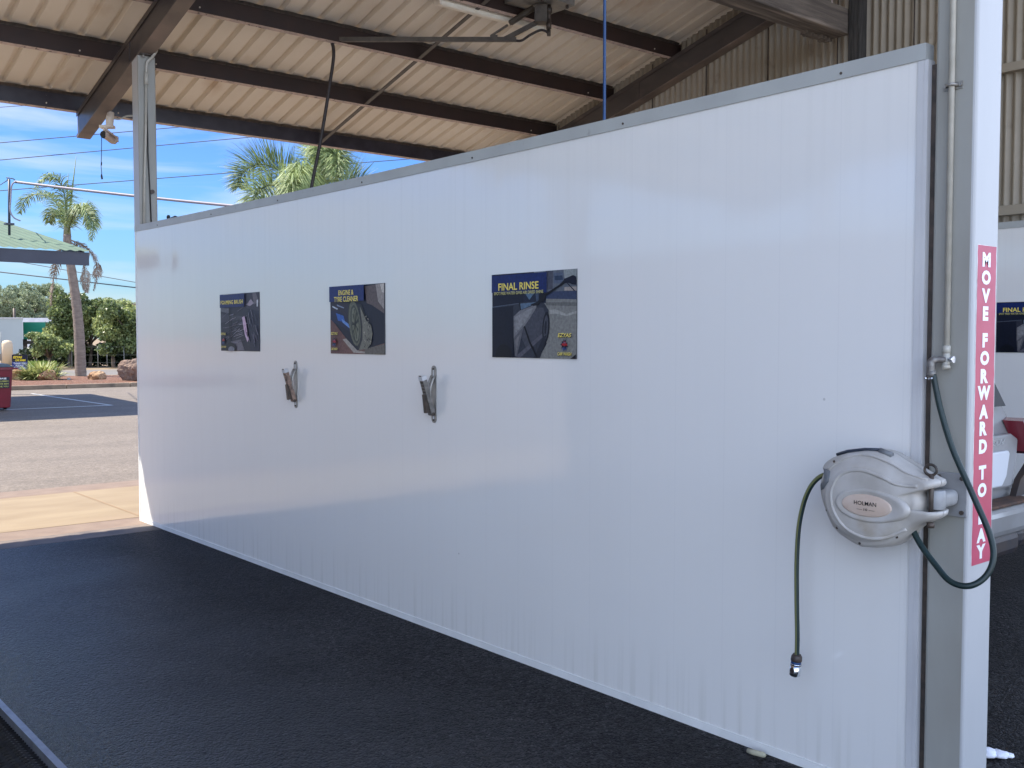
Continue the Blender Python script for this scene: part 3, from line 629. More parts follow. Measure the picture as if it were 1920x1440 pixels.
def ell(cx, cy, rx, ry, n=18, rot=0):
    return [(cx + rx * math.cos(t) * math.cos(rot) - ry * math.sin(t) * math.sin(rot), cy + rx * math.cos(t) * math.sin(rot) + ry * math.sin(t) * math.cos(rot)) for t in (2 * math.pi * k / n for k in range(n))]
Q = [(175, 248), (1262, 157), (1252, 1322), (172, 1298)]
fr_layers = [srgb(17, 24, 42),
    ([(850, 180), (1262, 157), (1262, 560), (850, 560)], (92, 98, 108)), ([(1105, 165), (1262, 157), (1262, 300), (1120, 300)], (136, 142, 142)),
    ([(900, 185), (975, 182), (975, 420), (900, 430)], (70, 72, 84)), ([(985, 215), (1095, 205), (1112, 345), (990, 350)], (78, 88, 108)), ([(995, 250), (1090, 245), (1098, 305), (1000, 308)], (40, 55, 78)),
    ([(1115, 395), (1262, 385), (1262, 440), (1115, 440)], (150, 142, 136)), ([(890, 455), (1262, 440), (1262, 555), (890, 545)], (52, 62, 88)),
    ([(860, 545), (1262, 552), (1262, 1330), (800, 1315), (900, 1130)], (124, 124, 120)), ([(880, 590), (1262, 590), (1262, 640), (900, 630)], (98, 98, 96)),
    ([(930, 690), (1000, 680), (1060, 700), (1140, 740), (1262, 700), (1262, 730), (1140, 770), (1040, 740), (940, 740)], (150, 150, 145)),
    ([(610, 470), (900, 460), (890, 600), (600, 600)], (24, 32, 52)), ([(625, 478), (745, 475), (680, 562)], (82, 106, 128)), ([(760, 475), (800, 470), (800, 580), (770, 580)], (60, 74, 95)),
    ([(180, 655), (560, 600), (760, 582), (870, 600), (925, 690), (930, 800), (900, 1080), (780, 1320), (500, 1310), (480, 1050), (470, 780), (180, 800)], (46, 50, 62)),
    ([(180, 655), (560, 603), (560, 610), (180, 664)], (82, 92, 108)), ([(180, 670), (470, 640), (470, 1310), (180, 1300)], (16, 22, 38)),
    ([(560, 612), (770, 590), (690, 640), (570, 690)], (84, 106, 128)), ([(545, 600), (562, 600), (575, 695), (562, 695)], (12, 16, 28)),
    ([(770, 660), (860, 660), (890, 760), (850, 980), (640, 1180), (560, 1000)], (66, 68, 78)),
    ([(500, 1290), (880, 960), (900, 1000), (560, 1310)], (82, 82, 92)),
    (ell(895, 915, 46, 205, rot=.06), (18, 22, 32)), (ell(893, 915, 27, 160, rot=.06), (66, 68, 78)), (ell(890, 915, 14, 90, rot=.06), (26, 30, 42)),
    (ell(340, 1270, 110, 140), (10, 14, 24)), ([(820, 1310), (880, 1140), (900, 1010), (860, 1040), (740, 1310)], (30, 34, 46)),
    ([(478, 775), (560, 700), (775, 618), (775, 660), (690, 800), (620, 900), (505, 1040), (478, 1050)], (112, 112, 116)),
    ([(500, 780), (640, 700), (740, 660), (660, 810), (560, 930), (500, 990)], (128, 128, 130)), ([(478, 1050), (610, 905), (560, 1130), (520, 1290), (495, 1285)], (88, 88, 94)), ([(498, 1080), (560, 1000), (515, 1250)], (112, 110, 112)),
    ([(612, 900), (630, 900), (700, 1100), (800, 1310), (780, 1310), (680, 1110)], (8, 10, 18)),
    (ell(850, 530, 42, 62), (12, 14, 26)), ([(700, 620), (790, 585), (800, 625), (740, 640)], (14, 16, 28)), ([(775, 600), (860, 500), (1060, 365), (1120, 300), (1150, 330), (900, 510), (800, 630)], (12, 14, 24)),
    ([(1115, 290), (1225, 240), (1262, 260), (1262, 365), (1215, 360), (1180, 340), (1120, 345)], (14, 18, 38)), ([(1150, 345), (1165, 345), (1250, 440), (1240, 448)], (20, 24, 40)),
    ([(178, 250), (905, 190), (905, 462), (178, 478)], (20, 38, 92)), ([(178, 250), (905, 190), (905, 205), (178, 264)], (26, 28, 46)), ([(745, 203), (895, 190), (895, 202), (745, 214)], (120, 128, 138)),
    ([(1195, 1330), (1262, 1260), (1262, 1330)], (10, 14, 30))]
fr_txt = [('FINAL RINSE', .335, .155, .088, .49, YEL, 0), ('SPOT FREE WATER GIVES AIR DRIED SHINE', .335, .232, .036, .60, srgb(190, 185, 120), 0), ('EZYAS', .875, .735, .045, .15, YEL, .25), ('CAR WASH', .875, .945, .038, .155, YEL, .2)]
poster(XW, 3.943, 3.334, 1.915, 1.503, Q, fr_layers, fr_txt, 'FINAL RINSE poster with spray wand over dark car, nearest of the three', (.875, .84, .072))
Q = [(1240, 45), (1825, 5), (1828, 762), (1245, 748)]
en_layers = [srgb(22, 27, 44),
    ([(1620, 40), (1828, 5), (1828, 330), (1700, 240), (1640, 215)], (96, 84, 82)), ([(1735, 20), (1828, 5), (1828, 290), (1760, 200)], (150, 142, 136)), ([(1780, 20), (1828, 10), (1828, 110), (1800, 100)], (196, 190, 180)), ([(1820, 5), (1828, 5), (1828, 762), (1820, 762)], (60, 62, 70)),
    ([(1245, 200), (1450, 215), (1450, 480), (1245, 400)], (42, 38, 52)), ([(1245, 300), (1320, 290), (1400, 340), (1470, 430), (1470, 520), (1245, 400)], (28, 34, 64)), ([(1305, 320), (1390, 350), (1410, 420), (1330, 400)], (46, 92, 168)), ([(1370, 380), (1480, 460), (1480, 500), (1380, 420)], (100, 140, 200)), ([(1270, 245), (1330, 275), (1320, 285), (1265, 258)], (190, 200, 215)), ([(1320, 230), (1400, 262), (1395, 272), (1318, 245)], (130, 140, 160)),
    ([(1243, 385), (1300, 440), (1420, 590), (1540, 715), (1640, 700), (1828, 640), (1828, 762), (1245, 748)], (112, 78, 72)), ([(1380, 600), (1420, 590), (1540, 715), (1620, 730), (1620, 750), (1500, 740)], (160, 152, 142)), ([(1243, 385), (1290, 430), (1370, 540), (1370, 748), (1245, 748)], (104, 72, 68)), ([(1620, 700), (1828, 650), (1828, 762), (1620, 757)], (104, 98, 90)),
    ([(1500, 215), (1590, 230), (1640, 380), (1640, 700), (1560, 710), (1490, 600), (1440, 400), (1440, 220)], (44, 46, 50)),
    (ell(1515, 430, 62, 240, rot=-.09), (98, 100, 84)), (ell(1520, 440, 46, 205, rot=-.09), (64, 68, 62)), (ell(1522, 440, 36, 180, rot=-.09), (112, 114, 96))]
for k in range(9):
    a = 2 * math.pi * k / 9 + .3; en_layers.append(([(1522, 432), (1522 + 34 * math.cos(a), 440 + 168 * math.sin(a)), (1522 + 34 * math.cos(a + .25), 440 + 168 * math.sin(a + .25)), (1526, 448)], (52, 56, 52)))
en_layers += [(ell(1522, 440, 8, 38), (40, 42, 40)), ([(1575, 250), (1610, 330), (1640, 400), (1690, 450), (1706, 540), (1690, 640), (1650, 700), (1560, 712), (1600, 600), (1600, 450)], (118, 116, 104))]
r_ = random.Random(8)
for k in range(46):
    a, b = r_.uniform(1600, 1690), r_.uniform(340, 690); en_layers.append(([(a, b), (a + r_.uniform(4, 14), b + r_.uniform(-8, 8)), (a + r_.uniform(0, 12), b + r_.uniform(8, 24))], r_.choice([(62, 60, 56), (176, 172, 158), (40, 42, 46), (150, 148, 130)])))
en_layers += [([(1244, 45), (1625, 20), (1625, 190), (1244, 205)], (24, 42, 100))]
en_txt = [('ENGINE &', .33, .10, .075, .285, YEL, 0), ('TYRE CLEANER', .33, .195, .078, .455, YEL, 0), ('EZYAS', .10, .70, .04, .13, YEL, .25), ('CAR WASH', .10, .93, .038, .13, YEL, .2)]
poster(XW, 5.529, 4.918, 1.915, 1.503, Q, en_layers, en_txt, 'ENGINE & TYRE CLEANER poster showing a foamy car wheel, middle of the three', (.10, .82, .075))
Q = [(78, 122), (494, 95), (498, 730), (85, 716)]
fb_layers = [srgb(42, 42, 54),
    ([(340, 110), (494, 95), (494, 300), (340, 260)], (56, 54, 66)), ([(425, 105), (460, 102), (490, 200), (440, 230)], (104, 98, 104)), ([(360, 230), (410, 170), (440, 215), (400, 245)], (160, 148, 160)), ([(470, 180), (484, 175), (480, 250), (468, 250)], (200, 200, 206)),
    ([(82, 260), (180, 268), (180, 320), (82, 300)], (98, 98, 104)), ([(82, 330), (320, 350), (330, 380), (82, 420)], (62, 62, 72)),
    ([(82, 560), (170, 540), (190, 600), (230, 660), (250, 720), (85, 716)], (34, 36, 48)), ([(380, 280), (494, 300), (494, 720), (400, 720)], (36, 38, 58)),
    ([(190, 620), (300, 600), (340, 716), (240, 716)], (110, 104, 112))]
for k in range(34):
    x0, y0 = r_.uniform(90, 300), r_.uniform(290, 640); L = r_.uniform(40, 110); sl = r_.uniform(-.9, -.1)
    fb_layers.append(([(x0, y0), (x0 + L, y0 + L * sl), (x0 + L, y0 + L * sl + 6), (x0, y0 + 5)], r_.choice([(128, 124, 134), (98, 96, 108), (160, 154, 164), (78, 76, 88)])))
for k in range(16):
    x0, y0 = r_.uniform(370, 470), r_.uniform(280, 560); L = r_.uniform(50, 130)
    fb_layers.append(([(x0, y0), (x0 + 5, y0), (x0 + 22, y0 + L), (x0 + 16, y0 + L)], r_.choice([(96, 92, 108), (70, 70, 88), (120, 114, 128)])))
fb_layers += [([(325, 365), (350, 350), (365, 420), (378, 520), (392, 600), (378, 628), (355, 560), (340, 470)], (206, 176, 196)), ([(345, 420), (360, 470), (372, 560), (360, 540)], (168, 130, 160)), ([(368, 520), (376, 520), (386, 570), (380, 575)], (60, 50, 66)),
    ([(183, 262), (188, 262), (192, 620), (187, 620)], (16, 16, 22)), (ell(200, 690, 55, 60), (18, 20, 28)), (ell(205, 705, 34, 34), (120, 120, 130)),
    ([(82, 124), (352, 106), (352, 250), (82, 262)], (26, 42, 96)), ([(120, 116), (310, 104), (310, 112), (120, 126)], (150, 150, 150))]
fb_txt = [('FOAMING BRUSH', .33, .145, .07, .585, YEL, 0), ('EZYAS', .10, .70, .04, .13, YEL, .25), ('CAR WASH', .10, .93, .035, .14, YEL, .2)]
poster(XW, 7.114, 6.489, 1.918, 1.505, Q, fb_layers, fb_txt, 'FOAMING BRUSH poster, farthest of the three and beside the far wall end', (.10, .81, .075))
Q = [(175, 248), (1262, 157), (1252, 1322), (172, 1298)]
poster(8.545, 3.812, 3.21, 1.894, 1.480, Q, fr_layers, fr_txt, 'half hidden FINAL poster on the other bay wall, above the silver car', (.875, .84, .072))

# ================================================================== MAT CLIPS
def mat_clip(y, z0, z1, label, tone):
    root = thing('mat_clip', label, 'clip', (XW, y, z0), 'mat clips on the partition wall'); x = XW - .001; hw = .021
    mb = MB(); pts = []
    for c, s_ in (((y, z1 - hw), 0), ((y, z0 + hw), 180)):
        for k in range(9): a = R(s_ + k * 22.5); pts.append((c[0] + hw * math.cos(a), c[1] + hw * math.sin(a)))
    mb.prism(pts, 'x', x - .004, x)
    for zz in (z1 - .04, z0 + .035): mb.box(x - .0055, x - .0042, y - .004, y + .004, zz - .02, zz + .02, 1)
    for zz in (z1 - .018, z0 + .016): mb.cyl((x - .009, y, zz), (x - .0042, y, zz), .006, 8, 2)
    mb.build('wall_plate', [M['galv'], M['white_paint'], M['steel_dark']], root)
    H = z1 - z0; mb = MB()
    for dy in (-.015, .015):
        pts = []
        for k in range(11):
            t = k / 10; zz = z1 - .055 - t * (H - .12); xx = x - .006 - .030 * math.sin(math.pi * t) ** .8; pts.append((xx, y + dy * (1 - .4 * t), zz))
        mb.tube(pts, .0065, 8)
    mb.build('curved_arm', M['galv'], root)
    mb = MB(); a = Vector((x - .016, y, z0 + .05)); b = Vector((x - .078, y, z1 - .060)); d = (b - a).normalized(); nrm = Vector((-d.z, 0, d.x)).normalized()
    c = (a + b) / 2; mb.obox(c, d * (b - a).length / 2, (0, .017, 0), nrm * .013, 0)
    r_ = random.Random(int(y * 10))
    for k in range(12):
        p = a + d * (.02 + k * .018); nn = nrm if nrm.x < 0 else -nrm
        mb.obox(p + nn * .0135 + Vector((0, 0, 0)), d * .0045, (0, .012, 0), nn * .0008, 1 if r_.random() < .6 else 0)
    mb.obox(b - d * .006, d * .011, (0, .018, 0), nrm * .016, 2)
    mb.build('jaw', [tone, M['steel_dark'], M['white_paint']], root)
    mb = MB(); mb.obox((x - .045, y, z0 + .11), (.022, 0, .004), (0, .012, 0), (-.006, 0, .05)); mb.cyl((x - .02, y - .02, z0 + .05), (x - .02, y + .02, z0 + .05), .009, 10)
    mb.build('hinge_block', M['steel_dark'], root)
mat_clip(5.983, 1.139, 1.451, 'mat clip with a rusty tan jaw, left below the foaming brush poster', mat('rusty_jaw', (0.36, 0.24, 0.18), .7, (0.15, 0.10, 0.08), 40))
mat_clip(4.443, 1.139, 1.450, 'mat clip with grey ribbed jaw and white tip, left of the final rinse poster', mat('grey_jaw', (0.24, 0.22, 0.20), .6, (0.12, 0.11, 0.10), 40))

# ================================================================== STICKER on the near post
st = thing('safety_sticker', 'faded red vertical sticker reading MOVE FORWARD TO BAY on the near post', 'sticker', (3.33, 1.52, .856))
mb = MB(); yv = 1.5192; r_ = random.Random(2); L_, Rr = [], []
for k in range(41):
    z = 1.899 - k * (1.899 - .856) / 40; L_.append((3.261 + r_.uniform(-.0015, .0015), yv, z)); Rr.append((3.392 + .006 * k / 40 + r_.uniform(-.0015, .0015), yv, z))
mb.add([(p[0] - .003 - r_.uniform(0, .002), 1.5195, p[2] + (.003 if i == 0 else 0)) for i, p in enumerate(L_)] + [(p[0] + .002, 1.5195, p[2]) for p in Rr], [(i, i + 1, 42 + i, 41 + i) for i in range(40)], 1)
mb.add(L_ + Rr, [(i, i + 1, 42 + i, 41 + i) for i in range(40)], 0)
mb.build('backing', [M['red_sticker'], M['sticker_edge']], st)
mb = MB()
for ch, z in zip('MOVEFORWARDTOBAY', (1.854, 1.796, 1.737, 1.679, 1.592, 1.534, 1.475, 1.42, 1.358, 1.303, 1.244, 1.158, 1.1, 1.011, .95, .896)):
    put_text(mb, ch, (3.322 + (1.85 - z) * .003, 1.5184, z), (1, 0, 0), (0, 0, 1), .047, None, .06, 0, None, squash=1.30)
mb.build('lettering', M['white_letter'], st)

# ================================================================== HOSE REEL
reel = thing('hose_reel', 'wall mounted grey plastic hose reel with oval badge, bracketed to the near post', 'hose reel', (3.225, 1.60, .89))
OUT = [(1.949,1.144),(1.957,1.156),(1.950,1.172),(1.919,1.193),(1.862,1.214),(1.792,1.228),(1.741,1.229),(1.708,1.220),(1.675,1.204),(1.632,1.182),(1.600,1.166),(1.575,1.155),(1.556,1.148),(1.551,1.140),(1.556,1.127),(1.593,1.113),(1.606,1.105),(1.599,1.090),(1.595,1.075),(1.597,1.056),(1.604,1.032),(1.573,1.044),(1.545,1.052),(1.543,1.039),(1.560,1.022),(1.597,1.004),(1.625,.984),(1.660,.943),(1.692,.918),(1.752,.902),(1.807,.897),(1.842,.909),(1.885,.928),(1.915,.953),(1.937,.992),(1.957,1.042),(1.965,1.081),(1.962,1.114)]
cy, cz = 1.775, 1.062
def loft(mb, rings, mi, close=True, smooth=True):   # rings of equal point count
    n = len(rings[0]); vs = [p for r in rings for p in r]; fs = []
    for i in range(len(rings) - 1):
        for k in range(n): fs.append((i * n + k, i * n + (k + 1) % n, (i + 1) * n + (k + 1) % n, (i + 1) * n + k))
    if close: fs.append(tuple((len(rings) - 1) * n + k for k in range(n)))
    mb.add(vs, fs, mi, None, smooth)
def resample(P_, n):
    P_ = [Vector((a, b)) for a, b in P_]; P_.append(P_[0]); d = [0]
    for a, b in zip(P_, P_[1:]): d.append(d[-1] + (b - a).length)
    res = []
    for k in range(n):
        t = d[-1] * k / n; i = max(j for j in range(len(d)) if d[j] <= t); i = min(i, len(P_) - 2)
        s_ = (t - d[i]) / max(1e-9, d[i + 1] - d[i]); res.append(P_[i].lerp(P_[i + 1], s_))
    return res
O2 = resample(OUT, 96)
def shell(mb, sgn, x_mid, mi):
    rings = []
    for s_, dx in ((1.0, .0), (1.0, .018), (.985, .038), (.955, .052), (.90, .060), (.87, .061)):
        rings.append([(x_mid - sgn * dx, cy + (p.x - cy) * s_, cz + (p.y - cz) * s_) for p in O2])
    # inner disc: morph to a rounder shape, raised
    for f, rad, dx in ((.55, .128, .066), (.85, .122, .078), (1, .112, .084), (1, .09, .087), (1, .05, .088)):
        ring = []
        for p in O2:
            a = math.atan2(p.y - cz, p.x - cy); q = Vector((cy + .012 + rad * 1.12 * math.cos(a), cz - .004 + rad * math.sin(a)))
            base = Vector((cy + (p.x - cy) * .87, cz + (p.y - cz) * .87)); v = base.lerp(q, f); ring.append((x_mid - sgn * dx, v.x, v.y))
        rings.append(ring)
    loft(mb, rings, mi)
XM = 3.118
mb = MB(); shell(mb, 1, XM, 0); shell(mb, -1, XM + .002, 0); casing = mb.build('casing', M['reel'], reel)
# swooping ridges: teardrop rib towards the hinge
from mathutils.bvhtree import BVHTree
_me = casing.data; _off = Vector((3.225, 1.60, .89)); _bv = BVHTree.FromPolygons([tuple(v.co + _off) for v in _me.vertices], [tuple(p.vertices) for p in _me.polygons])
def onto(y, z, lift=0.0):
    h_ = _bv.ray_cast(Vector((2.8, y, z)), Vector((1, 0, 0)))[0]; return Vector(((h_.x if h_ else XM - .03) - lift, y, z))
mb = MB()
for pts, rr in (([(1.600, 1.128), (1.66, 1.128), (1.72, 1.150), (1.79, 1.163), (1.86, 1.142), (1.893, 1.085), (1.885, 1.020), (1.84, .965), (1.77, .942), (1.70, .952), (1.64, .985)], .0065),
                ([(1.575, 1.150), (1.64, 1.168), (1.70, 1.195), (1.78, 1.212), (1.86, 1.195), (1.92, 1.150)], .005)):
    P3 = [Vector((XM - .056, a, b)) for a, b in pts]; sm_ = []
    for i in range(len(P3) - 1):
        p0, p1, p2, p3 = P3[max(i - 1, 0)], P3[i], P3[i + 1], P3[min(i + 2, len(P3) - 1)]
        for k in range(6):
            t = k / 6; sm_.append(.5 * ((2 * p1) + (-p0 + p2) * t + (2 * p0 - 5 * p1 + 4 * p2 - p3) * t * t + (-p0 + 3 * p1 - 3 * p2 + p3) * t ** 3))
    sm_.append(P3[-1]); sm_ = [onto(q.y, q.z, -rr * .25) for q in sm_]; mb.tube(sm_, rr, 10)
mb.build('moulded_rib', M['reel'], reel)
def ellipse_ring(c, ry, rz, x, n=40, tear=0): return [(x, c[0] + ry * math.cos(2 * math.pi * k / n) * (1 + tear * max(0, -math.cos(2 * math.pi * k / n))), c[1] + rz * math.sin(2 * math.pi * k / n)) for k in range(n)]
mb = MB(); bc = (1.760, 1.050)
loft(mb, [ellipse_ring(bc, .118, .058, XM - .080, tear=.25), ellipse_ring(bc, .114, .054, XM - .092, tear=.25), ellipse_ring(bc, .106, .047, XM - .095, tear=.2), ellipse_ring(bc, .098, .041, XM - .091, tear=.1)], 0)
mb.build('badge_surround', M['reel'], reel)
mb = MB(); loft(mb, [ellipse_ring(bc, .090, .037, XM - .0912), ellipse_ring(bc, .088, .035, XM - .0945), ellipse_ring(bc, .084, .033, XM - .0955)], 0)
mb2 = MB(); put_text(mb2, 'HOLMAN', (XM - .0965, bc[0] + .002, bc[1] + .007), (0, -1, 0), (0, 0, 1), .0135, .080, .012)
put_text(mb2, '10', (XM - .0965, bc[0], bc[1] - .013), (0, -1, 0), (0, 0, 1), .008, .013, .02)
for s_ in (-1, 1): mb2.box(XM - .0967, XM - .0963, bc[0] + s_ * .022 - .010, bc[0] + s_ * .022 + .010, bc[1] - .0145, bc[1] - .0135)
bd = mb.build('badge', M['badge'], reel); mb2.build('lettering', M['black'], bd)
oc = [(1.948, 1.146), (1.940, 1.152), (1.922, 1.152), (1.910, 1.146), (1.904, 1.130), (1.908, 1.112), (1.920, 1.096), (1.936, 1.082), (1.950, 1.076), (1.957, 1.090), (1.956, 1.112), (1.950, 1.128)]
mb = MB(); top_ = [onto(a, b, .0035) for a, b in oc]; bot_ = [q + Vector((.012, 0, 0)) for q in top_]; n_ = len(oc)
cen = onto(1.932, 1.115, .006); mb.add(top_ + bot_ + [cen], [(i, (i + 1) % n_, n_ + (i + 1) % n_, n_ + i) for i in range(n_)] + [(i, (i + 1) % n_, 2 * n_) for i in range(n_)], 0, None, True)
mb.build('hose_outlet', M['reel_grey'], reel)
for a, b in ((1.925, 1.010), (1.885, .955), (1.80, .915), (1.67, .955), (1.70, 1.195), (1.90, 1.180)):
    q = onto(a, b, .001); MB().cyl(q, q + Vector((.006, 0, 0)), .0045, 10).build('screw', M['steel_dark'], reel)
mb = MB(); tp = [(XM - .03, 1.908, 1.201), (XM - .034, 1.865, 1.216), (XM - .036, 1.80, 1.228), (XM - .036, 1.745, 1.231)]; mb.tube(tp, .0055, 8, 0); mb.tube([(XM - .038, 1.745, 1.229), (XM - .040, 1.70, 1.217)], .010, 8, 1)
mb.build('carry_handle', [M['reel_dark'], M['reel_grey']], reel)
mb = MB()     # bracket plate on the post and knuckle between the prongs
mb.bbox(3.221, 3.2325, 1.520, 1.632, 1.018, 1.160, .003); mb.tube([(3.125, 1.572, 1.052), (3.125, 1.572, 1.056), (3.125, 1.572, 1.110), (3.125, 1.572, 1.114)], [.024, .028, .028, .024], 18); mb.bbox(3.125, 3.222, 1.542, 1.600, 1.056, 1.110, .020, seg=4)
for yy, zz in ((1.535, 1.145), (1.612, 1.145), (1.535, 1.034), (1.612, 1.034)): mb.cyl((3.214, yy, zz), (3.221, yy, zz), .0075, 6, 1)
mb.build('wall_bracket', [mat('grey_bracket', (.33, .335, .34), .4, (.25, .25, .25), 12), M['steel_dark']], reel)
mb = MB(); mb.tube([(3.095, 1.575, 1.02), (3.095, 1.575, 1.165)], .008, 10); mb.tube([(3.095 + .0, 1.578 + .020 * math.cos(R(a)), 1.180 + .017 * math.sin(R(a))) for a in range(0, 361, 20)], .0045, 8, cap=False); mb.cyl((3.095, 1.575, .995), (3.095, 1.575, 1.012), .012, 10)
mb.build('hinge_pin', M['steel_dark'], reel)
def smooth_path(P3, m=8):
    P3 = [Vector(p) for p in P3]; res = []
    for i in range(len(P3) - 1):
        p0, p1, p2, p3 = P3[max(i - 1, 0)], P3[i], P3[i + 1], P3[min(i + 2, len(P3) - 1)]
        for k in range(m):
            t = k / m; res.append(.5 * ((2 * p1) + (-p0 + p2) * t + (2 * p0 - 5 * p1 + 4 * p2 - p3) * t * t + (-p0 + 3 * p1 - 3 * p2 + p3) * t ** 3))
    res.append(P3[-1]); return res
hp = smooth_path([(3.10, 1.945, 1.130), (3.10, 1.985, 1.112), (3.10, 2.020, 1.072), (3.10, 2.046, 1.010), (3.10, 2.064, .92), (3.10, 2.070, .80), (3.10, 2.068, .66), (3.10, 2.064, .54), (3.10, 2.064, .462)])
mb = MB(); mb.tube(hp, .0085, 16, 0, True, ((9, 10, 11, 12), 1)); mb.build('hose', [M['hose_green'], M['hose_yellow']], reel)
mb = MB(); e = Vector((3.10, 2.064, .468)); dn = Vector((0, .12, -1)).normalized()
P_ = lambda t: e + dn * t
mb.tube([P_(0), P_(.008), P_(.022), P_(.026)], [.014, .019, .020, .019], 14, 0); mb.tube([P_(.026), P_(.034)], .018, 14, 1); mb.tube([P_(.034), P_(.038)], .0195, 14, 2); mb.tube([P_(.038), P_(.041)], .0185, 14, 0); mb.tube([P_(.041), P_(.078), P_(.082)], [.0195, .019, .015], 14, 2)
mb.add([P_(.058) + Vector((-.0200, -.008 * 0 + .009 * math.cos(t), 0)) + Vector((0, 0, .012 * math.sin(t))) for t in [2 * math.pi * k / 14 for k in range(14)]], [tuple(range(14))], 0)
mb.build('hose_connector', [M['car_black'], M['blue'], M['chrome']], reel)

# feed hose from tap to reel
fh = smooth_path([(3.186, 1.622, 1.480), (3.186, 1.612, 1.435), (3.180, 1.590, 1.36), (3.170, 1.545, 1.245), (3.162, 1.475, 1.11), (3.150, 1.412, .99), (3.132, 1.392, .92), (3.108, 1.405, .865), (3.075, 1.440, .836), (3.068, 1.495, .842), (3.085, 1.555, .885), (3.100, 1.610, .935), (3.115, 1.650, .985)], 10)
mb = MB(); mb.tube(fh, .0098, 12); mb.build('feed_hose', M['hose_green'], reel)

# ================================================================== WATER PIPE with tap on the near post
wp = thing('water_pipe', 'thin pale water pipe with tap clipped down the side of the near post', 'pipe', (3.215, 1.596, 1.49))
mb = MB(); mb.tube([(3.217, 1.594, 1.56), (3.217, 1.596, 5.9)], .0095, 12); mb.build('pipe', M['pipe'], wp)
mb = MB(); mb.box(3.228, 3.2325, 1.565, 1.625, 2.400, 2.424); mb.tube([(3.2325, 1.578, 2.412), (3.206, 1.584, 2.412), (3.202, 1.595, 2.412), (3.206, 1.606, 2.412), (3.2325, 1.612, 2.412)], .005, 6); mb.cyl((3.222, 1.570, 2.412), (3.23, 1.570, 2.412), .006, 8); mb.cyl((3.222, 1.621, 2.412), (3.23, 1.621, 2.412), .006, 8)
mb.build('pipe_clip', M['galv'], wp)
mb = MB(); mb.tube([(3.217, 1.594, 1.575), (3.217, 1.594, 1.55)], .0125, 12); mb.tube(smooth_path([(3.217, 1.594, 1.55), (3.213, 1.592, 1.525), (3.209, 1.592, 1.505)], 4), [.0115] * 9, 12); mb.cyl((3.209, 1.592, 1.512), (3.207, 1.588, 1.498), .013, 12)
mb.build('valve_body', M['pipe'], wp)
mb = MB(); mb.tube(smooth_path([(3.209, 1.592, 1.528), (3.200, 1.612, 1.529), (3.190, 1.628, 1.524), (3.187, 1.631, 1.508), (3.187, 1.630, 1.484)], 5), [.0105] * 8 + [.0135] * 13, 12)
mb.tube([(3.187, 1.629, 1.492), (3.187, 1.627, 1.474)], .0145, 12); mb.build('elbow', M['brass'], wp)
mb = MB(); mb.tube([(3.212, 1.590, 1.530), (3.200, 1.565, 1.530)], .005, 8); mb.tube([(3.200, 1.572, 1.530), (3.198, 1.560, 1.530)], [.010, .011], 12); mb.build('tap_knob', M['chrome'], wp)
mb = MB(); mb.tube([(3.187, 1.6265, 1.472), (3.187, 1.6255, 1.464)], .0125, 14); mb.cyl((3.180, 1.640, 1.468), (3.176, 1.648, 1.468), .005, 8); mb.build('hose_clamp', M['chrome'], wp)

# ================================================================== FAR POST CONDUIT
cd = thing('conduit', 'thin grey conduit running down the front of the far wall post', 'conduit', (3.3, 8.73, 2.6))
mb = MB(); mb.tube(smooth_path([(3.372, 8.60, 4.13), (3.385, 8.66, 4.06), (3.36, 8.71, 4.00), (3.325, 8.725, 3.955), (3.318, 8.727, 3.85)], 6), .011, 8); mb.tube([(3.318, 8.727, 3.87), (3.316, 8.727, 3.77)], .016, 8)
mb.tube([(3.316, 8.727, 3.78), (3.305, 8.727, 3.35), (3.288, 8.727, 2.95), (3.278, 8.727, 2.57)], .0105, 8); mb.build('pipe', M['pipe'], cd)
mb = MB(); mb.tube([(3.320, 8.732, 3.74), (3.323, 8.732, 3.2), (3.336, 8.732, 2.85), (3.342, 8.732, 2.57)], .005, 6); mb.build('cable', M['black'], cd)
mb = MB(); mb.cyl((3.352, 8.715, 2.86), (3.352, 8.741, 2.86), .018, 12); mb.build('junction', M['steel_dark'], cd)

# ================================================================== FLUORESCENT BATTEN, HANGING BOX, BOOM
fl = thing('batten_light', 'dirty white fluorescent batten fixed under a purlin above the boom arm', 'light fitting', (6.1, 7.5, 4.6))
mb = MB(); mb.bbox(5.50, 6.78, 7.445, 7.545, 4.635, 4.668, .006); mb.build('housing', M['lamp_white'], fl)
mb = MB(); mb.prism([(7.452, 4.634), (7.458, 4.610), (7.470, 4.598), (7.520, 4.598), (7.532, 4.610), (7.538, 4.634)], 'x', 5.515, 6.765); mb.build('diffuser', M['tube'], fl)
for x in (5.508, 6.772): mb = MB(); mb.bbox(x - .012, x + .012, 7.448, 7.542, 4.594, 4.636, .004); mb.build('end_cap', M['lamp_white'], fl)
bm_ = thing('spray_boom', 'grimy swinging spray boom with coil spring and black drop hose, under the roof', 'boom', (6.45, 7.06, 4.4))
mb = MB(); mb.box(6.18, 6.72, 6.98, 7.20, 4.716, 4.724); mb.box(6.18, 6.188, 6.98, 7.36, 4.724, 4.86); mb.box(6.712, 6.72, 6.98, 7.36, 4.724, 4.86); mb.box(6.18, 6.72, 7.20, 7.36, 4.717, 4.7235); mb.box(6.189, 6.711, 6.972, 6.98, 4.716, 4.86)
mb.cyl((6.66, 7.02, 4.69), (6.66, 7.02, 4.716), .014, 8, 1); mb.cyl((6.36, 7.03, 4.69), (6.36, 7.03, 4.716), .012, 8, 1)
mb.build('mounting_plate', [M['galv'], M['steel_dark']], bm_)
A = lambda u, v, d=9.5: at(u, v, d)
